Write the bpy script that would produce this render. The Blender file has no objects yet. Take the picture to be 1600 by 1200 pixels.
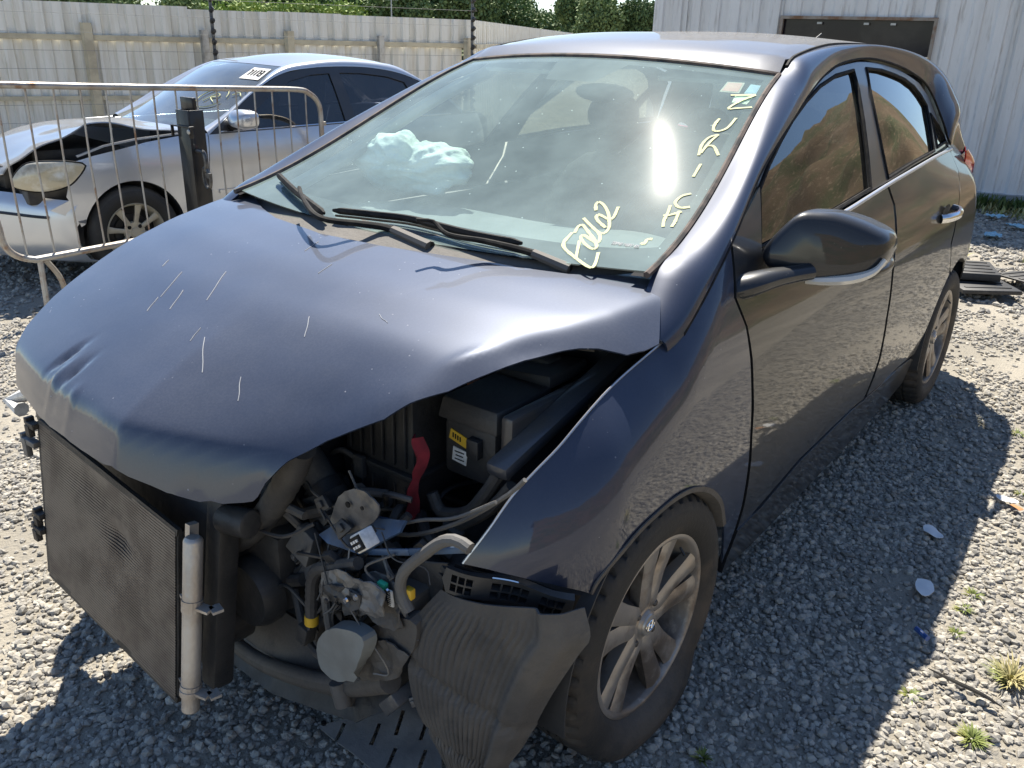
import bpy, bmesh, math, random, colorsys
import numpy as np
from mathutils import Vector, Matrix, noise, geometry
random.seed(7); rng = np.random.default_rng(7)
sc = bpy.context.scene; COL = sc.collection
# ---------------------------------------------------------------- camera, sky, sun, exposure
cam = bpy.data.objects.new('camera', bpy.data.cameras.new('camera')); COL.objects.link(cam); sc.camera = cam
CR = Vector((-0.61157511, 0.79075811, 0.02602862)); CU = Vector((-0.28334329, -0.24961773, 0.92596305)); CF = Vector((-0.73871, -0.55892092, -0.37671599))
M = Matrix((CR, CU, -CF)).transposed().to_4x4(); M.translation = (1.38458, 1.45423, 1.44789); cam.matrix_world = M
cam.data.sensor_width = 36; cam.data.lens = 36 * 1331.4 / 1600; cam.data.clip_start = .05; cam.data.clip_end = 2000
SUN = Vector((-0.425, -0.372, 0.825)).normalized()
w = bpy.data.worlds.new('World'); sc.world = w; w.use_nodes = True
nt = w.node_tree; sky = nt.nodes.new('ShaderNodeTexSky'); sky.sky_type = 'NISHITA'; sky.sun_disc = False
sky.sun_elevation = math.asin(SUN.z); sky.sun_rotation = math.atan2(SUN.x, SUN.y); sky.air_density = .85; sky.dust_density = .05; sky.ozone_density = 2.5
nt.links.new(sky.outputs[0], nt.nodes['Background'].inputs[0]); nt.nodes['Background'].inputs[1].default_value = .088
sl = bpy.data.lights.new('sun', 'SUN'); sl.energy = 4.9; sl.angle = math.radians(.53); sl.color = (1, .935, .82)
so = bpy.data.objects.new('sun', sl); COL.objects.link(so); so.rotation_euler = SUN.to_track_quat('Z', 'Y').to_euler(); so.location = (0, 0, 12)
vs = sc.view_settings; vs.view_transform = 'Standard'; vs.look = 'None'; vs.gamma = 1; vs.exposure = 1.08; vs.use_curve_mapping = False
sc.cycles.max_bounces = 8; sc.cycles.transparent_max_bounces = 16; sc.cycles.caustics_reflective = False; sc.cycles.caustics_refractive = False
# ---------------------------------------------------------------- materials
MT = {}
def mat(name, col, rough=.6, metal=0, col2=None, nscale=8, lo=.4, hi=.65, bump=0, bscale=60, coat=0, spec=.5, stretch=None, col3=None, n3=30, dust=0, speck=0, rand=False, emit=0, dustc=(.30, .285, .265)):
    if name in MT: return MT[name]
    m = bpy.data.materials.new(name); m.use_nodes = True; n = m.node_tree.nodes; L = m.node_tree.links; b = n['Principled BSDF']
    def nd(t, **k):
        x = n.new(t)
        for a, v in k.items(): setattr(x, a, v)
        return x
    tc = nd('ShaderNodeTexCoord'); co = tc.outputs['Object']
    if stretch:
        mp = nd('ShaderNodeMapping'); mp.inputs['Scale'].default_value = stretch; L.new(co, mp.inputs[0]); cs = mp.outputs[0]
    else: cs = co
    c4 = lambda c: (c[0], c[1], c[2], 1)
    out = None
    def noi(s, src=cs, d=6, r=.6):
        x = nd('ShaderNodeTexNoise'); x.inputs['Scale'].default_value = s; x.inputs['Detail'].default_value = d; x.inputs['Roughness'].default_value = r; L.new(src, x.inputs['Vector']); return x.outputs[0]
    def ramp(src, a, bb):
        x = nd('ShaderNodeMapRange'); x.inputs[1].default_value = a; x.inputs[2].default_value = bb; x.interpolation_type = 'SMOOTHSTEP'; L.new(src, x.inputs[0]); return x.outputs[0]
    def mix(f, a, bb):
        x = nd('ShaderNodeMix', data_type='RGBA')
        if isinstance(f, (int, float)): x.inputs[0].default_value = f
        else: L.new(f, x.inputs[0])
        for k, v in ((6, a), (7, bb)):
            if isinstance(v, tuple): x.inputs[k].default_value = v
            else: L.new(v, x.inputs[k])
        return x.outputs[2]
    out = c4(col)
    if rand:
        oi = nd('ShaderNodeObjectInfo'); out = mix(oi.outputs['Random'], c4(col), c4(col2))
        if col3: out = mix(ramp(noi(n3), .45, .7), out, c4(col3))
    else:
        if col2: out = mix(ramp(noi(nscale), lo, hi), out, c4(col2))
        if col3: out = mix(ramp(noi(n3), .52, .72), out, c4(col3))
    b.inputs['Roughness'].default_value = rough; b.inputs['Metallic'].default_value = metal
    b.inputs['Coat Weight'].default_value = coat; b.inputs['Coat Roughness'].default_value = .04; b.inputs['Specular IOR Level'].default_value = spec
    if dust or speck:
        ge = nd('ShaderNodeNewGeometry'); sx = nd('ShaderNodeSeparateXYZ'); L.new(ge.outputs['True Normal'], sx.inputs[0])
        up = ramp(sx.outputs[2], -.1, .95)
        ma = nd('ShaderNodeMath', operation='MULTIPLY_ADD'); L.new(up, ma.inputs[0]); ma.inputs[1].default_value = dust * .75; ma.inputs[2].default_value = dust * .25
        nn = ramp(noi(3.2, co), .2, .8); m2 = nd('ShaderNodeMath', operation='MULTIPLY_ADD'); L.new(nn, m2.inputs[0]); m2.inputs[1].default_value = .7; m2.inputs[2].default_value = .6
        fine = ramp(noi(220, co, 3), .3, .75); m4 = nd('ShaderNodeMath', operation='MULTIPLY_ADD'); L.new(fine, m4.inputs[0]); m4.inputs[1].default_value = .35; m4.inputs[2].default_value = .8
        m3 = nd('ShaderNodeMath', operation='MULTIPLY'); L.new(ma.outputs[0], m3.inputs[0]); L.new(m2.outputs[0], m3.inputs[1])
        m5 = nd('ShaderNodeMath', operation='MULTIPLY', use_clamp=True); L.new(m3.outputs[0], m5.inputs[0]); L.new(m4.outputs[0], m5.inputs[1])
        f = m5.outputs[0]
        if speck:
            vo = nd('ShaderNodeTexVoronoi'); vo.inputs['Scale'].default_value = 55; L.new(co, vo.inputs['Vector'])
            lt = nd('ShaderNodeMath', operation='LESS_THAN'); L.new(vo.outputs['Distance'], lt.inputs[0]); lt.inputs[1].default_value = .10
            vm = ramp(noi(5, co), .5, .62); l2 = nd('ShaderNodeMath', operation='MULTIPLY'); L.new(lt.outputs[0], l2.inputs[0]); L.new(vm, l2.inputs[1])
            vr = ramp(vo.outputs['Color'], .35, .6)
            l4 = nd('ShaderNodeMath', operation='MULTIPLY'); L.new(l2.outputs[0], l4.inputs[0]); L.new(vr, l4.inputs[1])
            l3 = nd('ShaderNodeMath', operation='MULTIPLY_ADD', use_clamp=True); L.new(l4.outputs[0], l3.inputs[0]); l3.inputs[1].default_value = speck; L.new(f, l3.inputs[2]); f = l3.outputs[0]
        df = nd('ShaderNodeBsdfDiffuse'); df.inputs[0].default_value = (*dustc, 1)
        ms = nd('ShaderNodeMixShader'); L.new(f, ms.inputs[0]); L.new(b.outputs[0], ms.inputs[1]); L.new(df.outputs[0], ms.inputs[2])
        L.new(ms.outputs[0], n['Material Output'].inputs[0])
    if isinstance(out, tuple): b.inputs['Base Color'].default_value = out
    else: L.new(out, b.inputs['Base Color'])
    if emit: b.inputs['Emission Color'].default_value = c4(col); b.inputs['Emission Strength'].default_value = emit
    if bump:
        bp = nd('ShaderNodeBump'); bp.inputs['Strength'].default_value = bump; bp.inputs['Distance'].default_value = .01; L.new(noi(bscale, cs), bp.inputs['Height']); L.new(bp.outputs[0], b.inputs['Normal'])
    MT[name] = m; return m
def glass(name, tint, dust=.12, gloss=1., halo=.0, rough=0, dcol=(.55, .6, .6)):
    if name in MT: return MT[name]
    m = bpy.data.materials.new(name); m.use_nodes = True; n = m.node_tree.nodes; L = m.node_tree.links; n.remove(n['Principled BSDF'])
    tr = n.new('ShaderNodeBsdfTransparent'); tr.inputs[0].default_value = (*tint, 1)
    gl = n.new('ShaderNodeBsdfGlossy'); gl.inputs['Roughness'].default_value = rough
    ge = n.new('ShaderNodeNewGeometry'); dt = n.new('ShaderNodeVectorMath'); dt.operation = 'DOT_PRODUCT'; L.new(ge.outputs['Incoming'], dt.inputs[0]); L.new(ge.outputs['Normal'], dt.inputs[1])
    def mth(op, a, b=None, c=None):
        x = n.new('ShaderNodeMath'); x.operation = op; x.use_clamp = op == 'MULTIPLY'
        for i_, v_ in enumerate((a, b, c)):
            if v_ is None: continue
            if isinstance(v_, (int, float)): x.inputs[i_].default_value = v_
            else: L.new(v_, x.inputs[i_])
        return x
    fr = mth('MULTIPLY_ADD', mth('POWER', mth('SUBTRACT', 1.0, mth('ABSOLUTE', dt.outputs['Value']).outputs[0]).outputs[0], 5.0).outputs[0], .90, .085)   # two faces of the pane
    mf = mth('MULTIPLY', fr.outputs[0], gloss)
    m1 = n.new('ShaderNodeMixShader'); L.new(mf.outputs[0], m1.inputs[0]); L.new(tr.outputs[0], m1.inputs[1]); L.new(gl.outputs[0], m1.inputs[2])
    df = n.new('ShaderNodeBsdfDiffuse'); df.inputs[0].default_value = (*dcol, 1)
    tc = n.new('ShaderNodeTexCoord'); no = n.new('ShaderNodeTexNoise'); no.inputs['Scale'].default_value = 5; no.inputs['Detail'].default_value = 10; no.inputs['Roughness'].default_value = .6; L.new(tc.outputs['Object'], no.inputs['Vector'])
    mr = n.new('ShaderNodeMapRange'); mr.inputs[1].default_value = .3; mr.inputs[2].default_value = .7; mr.inputs[3].default_value = dust * .72; mr.inputs[4].default_value = dust * 1.3; L.new(no.outputs[0], mr.inputs[0])
    vo = n.new('ShaderNodeTexVoronoi'); vo.inputs['Scale'].default_value = 26; L.new(tc.outputs['Object'], vo.inputs['Vector'])
    lt = n.new('ShaderNodeMath'); lt.operation = 'LESS_THAN'; lt.inputs[1].default_value = .045; L.new(vo.outputs['Distance'], lt.inputs[0])
    ad = n.new('ShaderNodeMath'); ad.operation = 'MULTIPLY_ADD'; ad.inputs[1].default_value = min(.5, dust * 2.5); L.new(lt.outputs[0], ad.inputs[0]); L.new(mr.outputs[0], ad.inputs[2])
    m2 = n.new('ShaderNodeMixShader'); L.new(ad.outputs[0], m2.inputs[0]); L.new(m1.outputs[0], m2.inputs[1]); L.new(df.outputs[0], m2.inputs[2])
    last = m2
    if halo:
        for rg_, wt_ in ((.05, halo * .35), (.14, halo * .9), (.32, halo * 3.5)):
            g2 = n.new('ShaderNodeBsdfGlossy'); g2.inputs['Roughness'].default_value = rg_; g2.inputs[0].default_value = (wt_, wt_, wt_, 1)
            ads = n.new('ShaderNodeAddShader'); L.new(last.outputs[0], ads.inputs[0]); L.new(g2.outputs[0], ads.inputs[1]); last = ads
    L.new(last.outputs[0], n['Material Output'].inputs[0]); MT[name] = m; return m
# ---------------------------------------------------------------- object helpers
def tag(o, label=None, cat=None, group=None, kind=None):
    for k, v in (('label', label), ('category', cat), ('group', group), ('kind', kind)):
        if v: o[k] = v
    return o
def empty(name, loc, rz=0, **k):
    o = bpy.data.objects.new(name, None); COL.objects.link(o); o.location = loc; o.rotation_euler = (0, 0, rz); o.empty_display_size = .1
    return tag(o, **k)
def mk(name, V, Fc, m, parent=None, smooth=True, thick=0, off=-1, world=True, split=35, bevel=0, subd=0, uv=None):
    me = bpy.data.meshes.new(name); me.from_pydata([tuple(v) for v in V], [], [tuple(x) for x in Fc]); me.update()
    if smooth: me.polygons.foreach_set('use_smooth', [True] * len(me.polygons))
    if m: me.materials.append(m)
    o = bpy.data.objects.new(name, me); COL.objects.link(o)
    if parent is not None:
        o.parent = parent
        if parent.parent is None and world and parent.type == 'EMPTY' and parent.get('world'): o.location = [-c for c in parent.location]
    if thick:
        s = o.modifiers.new('s', 'SOLIDIFY'); s.thickness = thick; s.offset = off; s.use_quality_normals = True
    if bevel:
        s = o.modifiers.new('b', 'BEVEL'); s.width = bevel; s.segments = 2; s.limit_method = 'ANGLE'
    if subd:
        s = o.modifiers.new('d', 'SUBSURF'); s.levels = s.render_levels = subd
    if smooth and split and not subd:
        s = o.modifiers.new('e', 'EDGE_SPLIT'); s.split_angle = math.radians(split)
    return o
class MB:
    def __init__(s): s.V = []; s.F = []
    def add(s, V, Fc):
        k = len(s.V); s.V += [tuple(v) for v in V]; s.F += [tuple(i + k for i in f) for f in Fc]; return s
    def box(s, c, d, R=None, taper=1):
        V = []
        for sx in (-1, 1):
            for sy in (-1, 1):
                for sz in (-1, 1):
                    t = taper if sz > 0 else 1
                    v = Vector((sx * d[0] / 2 * t, sy * d[1] / 2 * t, sz * d[2] / 2))
                    if R is not None: v = R @ v
                    V.append(v + Vector(c))
        return s.add(V, [(0, 1, 3, 2), (4, 6, 7, 5), (0, 4, 5, 1), (2, 3, 7, 6), (0, 2, 6, 4), (1, 5, 7, 3)])
    def bar(s, a, b, wd, h, up=(0, 0, 1)):
        a = Vector(a); b = Vector(b); d = b - a; l = d.length; d.normalize(); upv = Vector(up); x = d.cross(upv)
        if x.length < 1e-4: x = d.cross(Vector((1, 0, 0)))
        x.normalize(); z = x.cross(d); R = Matrix((x, d, z)).transposed()
        return s.box((a + b) / 2, (wd, l, h), R)
    def tube(s, P, r, n=10, closed=False, caps=True, flat=None):
        P = [Vector(p) for p in P]; N = len(P); rr = r if isinstance(r, (list, tuple)) else [r] * N
        V = []; prev = None
        for i, p in enumerate(P):
            if closed: t = P[(i + 1) % N] - P[i - 1]
            else: t = P[min(i + 1, N - 1)] - P[max(i - 1, 0)]
            t.normalize()
            if prev is None:
                prev = t.cross(Vector((0, 0, 1)))
                if prev.length < .05: prev = t.cross(Vector((1, 0, 0)))
            x = (prev - t * prev.dot(t)).normalized(); prev = x; y = t.cross(x)
            for k in range(n):
                a = 2 * math.pi * k / n; V.append(p + x * math.cos(a) * rr[i] + y * math.sin(a) * rr[i] * (flat or 1))
        Fc = []
        for i in range(N if closed else N - 1):
            for k in range(n):
                Fc.append((i * n + k, i * n + (k + 1) % n, ((i + 1) % N) * n + (k + 1) % n, ((i + 1) % N) * n + k))
        if caps and not closed: Fc += [tuple(range(n))[::-1], tuple(range((N - 1) * n, N * n))]
        return s.add(V, Fc)
    def lathe(s, prof, c=(0, 0, 0), axis='y', n=48, fn=None, closed=False):
        V = []
        for k in range(n):
            a = 2 * math.pi * k / n
            for j, (r, h) in enumerate(prof):
                r2 = r if fn is None else fn(r, h, k, j)
                if axis == 'y': v = (r2 * math.cos(a), h, r2 * math.sin(a))
                elif axis == 'z': v = (r2 * math.cos(a), r2 * math.sin(a), h)
                else: v = (h, r2 * math.cos(a), r2 * math.sin(a))
                V.append(Vector(v) + Vector(c))
        m = len(prof); Fc = []
        for k in range(n):
            for j in range(m if closed else m - 1):
                a, b = k * m + j, k * m + (j + 1) % m; c2, d = ((k + 1) % n) * m + (j + 1) % m, ((k + 1) % n) * m + j
                Fc.append((a, b, c2, d) if axis == 'y' else (a, d, c2, b))
        return s.add(V, Fc)
    def build(s, name, m, parent=None, **k): return mk(name, s.V, s.F, m, parent, **k)
def cr(P, n=8, closed=False):
    P = [Vector(p) for p in P]; N = len(P); out = []
    rg = range(N) if closed else range(N - 1)
    for i in rg:
        if closed: a, b, c, d = P[i - 1], P[i], P[(i + 1) % N], P[(i + 2) % N]
        else:
            a = P[i - 1] if i > 0 else P[0] * 2 - P[1]; b = P[i]; c = P[i + 1]; d = P[i + 2] if i + 2 < N else P[-1] * 2 - P[-2]
        for k in range(n):
            t = k / n; out.append(.5 * ((2 * b) + (c - a) * t + (2 * a - 5 * b + 4 * c - d) * t * t + (-a + 3 * b - 3 * c + d) * t ** 3))
    if not closed: out.append(P[-1])
    return out
def arc_sample(P, n):
    P = [Vector(p) for p in P]; L = [0]
    for a, b in zip(P, P[1:]): L.append(L[-1] + (b - a).length)
    out = []
    j = 0
    for i in range(n):
        t = L[-1] * i / (n - 1)
        while j < len(P) - 2 and L[j + 1] < t: j += 1
        d = L[j + 1] - L[j]; f = (t - L[j]) / d if d > 1e-9 else 0
        out.append(P[j].lerp(P[j + 1], min(1, max(0, f))))
    return out
def grid(rows, closed=False):
    n = len(rows[0]); V = [v for r in rows for v in r]; Fc = []
    for i in range(len(rows) - 1):
        for j in range(n - 1): Fc.append((i * n + j, i * n + j + 1, (i + 1) * n + j + 1, (i + 1) * n + j))
    return V, Fc
def inside(p, poly):
    c = False; x, y = p; j = len(poly) - 1
    for i in range(len(poly)):
        xi, yi = poly[i]; xj, yj = poly[j]
        if (yi > y) != (yj > y) and x < (xj - xi) * (y - yi) / (yj - yi) + xi: c = not c
        j = i
    return c
def densify(poly, sp):
    out = []
    for i in range(len(poly)):
        a = Vector(poly[i][:2]); b = Vector(poly[(i + 1) % len(poly)][:2]); k = max(1, int((b - a).length / sp + .5))
        for j in range(k): out.append(tuple(a.lerp(b, j / k)))
    return out
def cdt(poly, holes=(), sp=.03, lift=None, flip=False, dense=True):
    polys = [densify(p, sp) if dense else [tuple(q[:2]) for q in p] for p in [poly, *holes]]
    pts = []; edges = []
    for p in polys:
        k = len(pts); pts += p; edges += [(k + i, k + (i + 1) % len(p)) for i in range(len(p))]
    B = np.array(pts); x0, y0 = B.min(0); x1, y1 = B.max(0)
    r = 0; y = y0 + sp * .5
    while y < y1:
        x = x0 + (sp * .5 if r % 2 else 0)
        while x < x1:
            if inside((x, y), polys[0]) and not any(inside((x, y), h) for h in polys[1:]):
                if ((B - (x, y)) ** 2).sum(1).min() > (.45 * sp) ** 2: pts.append((x, y))
            x += sp
        y += sp * .87; r += 1
    res = geometry.delaunay_2d_cdt([Vector(p) for p in pts], edges, [], 0, 1e-6)
    V2, F2 = res[0], res[2]; Fo = []
    for f in F2:
        c = sum((V2[i] for i in f), Vector((0, 0))) / len(f)
        if inside(c, polys[0]) and not any(inside(c, h) for h in polys[1:]): Fo.append(tuple(f)[::-1] if flip else tuple(f))
    return [lift(v.x, v.y) for v in V2], Fo
def smooth_poly(P, n=3): return [(v.x, v.y) for v in cr([(p[0], p[1], 0) for p in P], n, True)]
def nz(x, y, z=0, s=1): return noise.noise(Vector((x * s, y * s, z * s)))
def rot(ax, deg): return Matrix.Rotation(math.radians(deg), 3, ax)
def sst(a, b, x):
    t = min(1, max(0, (x - a) / (b - a))); return t * t * (3 - 2 * t)
def hole_free_plate(name, P3, m, parent, thick=.003, crumple=.0, sp=.012):
    """a sheet-metal piece whose outline is a 3-D polygon lying near one plane"""
    P = [Vector(p) for p in P3]; c = sum(P, Vector()) / len(P); nn = Vector()
    for a, b in zip(P, P[1:] + P[:1]): nn += (a - c).cross(b - c)
    nn.normalize(); u = (P[0] - c).normalized(); u = (u - nn * u.dot(nn)).normalized(); v = nn.cross(u)
    V, Fc = cdt([((p - c).dot(u), (p - c).dot(v)) for p in P], sp=sp, lift=lambda a, b: c + u * a + v * b + nn * (crumple * (nz(a, b, c.x, 22) + .6 * nz(a, b, 3, 55))))
    return mk(name, V, Fc, m, parent, thick=thick, off=0, split=28)
def dup(o, loc=None, rz=None, parent=None, sy=None, label=None):
    c = o.copy(); COL.objects.link(c)
    if parent is not None: c.parent = parent
    if loc is not None: c.location = loc
    if rz is not None: c.rotation_euler = (0, 0, rz)
    if sy: c.scale.y = sy
    for ch in o.children: dup(ch, parent=c)
    if label: c['label'] = label
    return c
def bez(a, b, c, d, t):
    t = float(t); return a * (1 - t) ** 3 + b * (3 * (1 - t) ** 2 * t) + c * (3 * (1 - t) * t * t) + d * t ** 3
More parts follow.
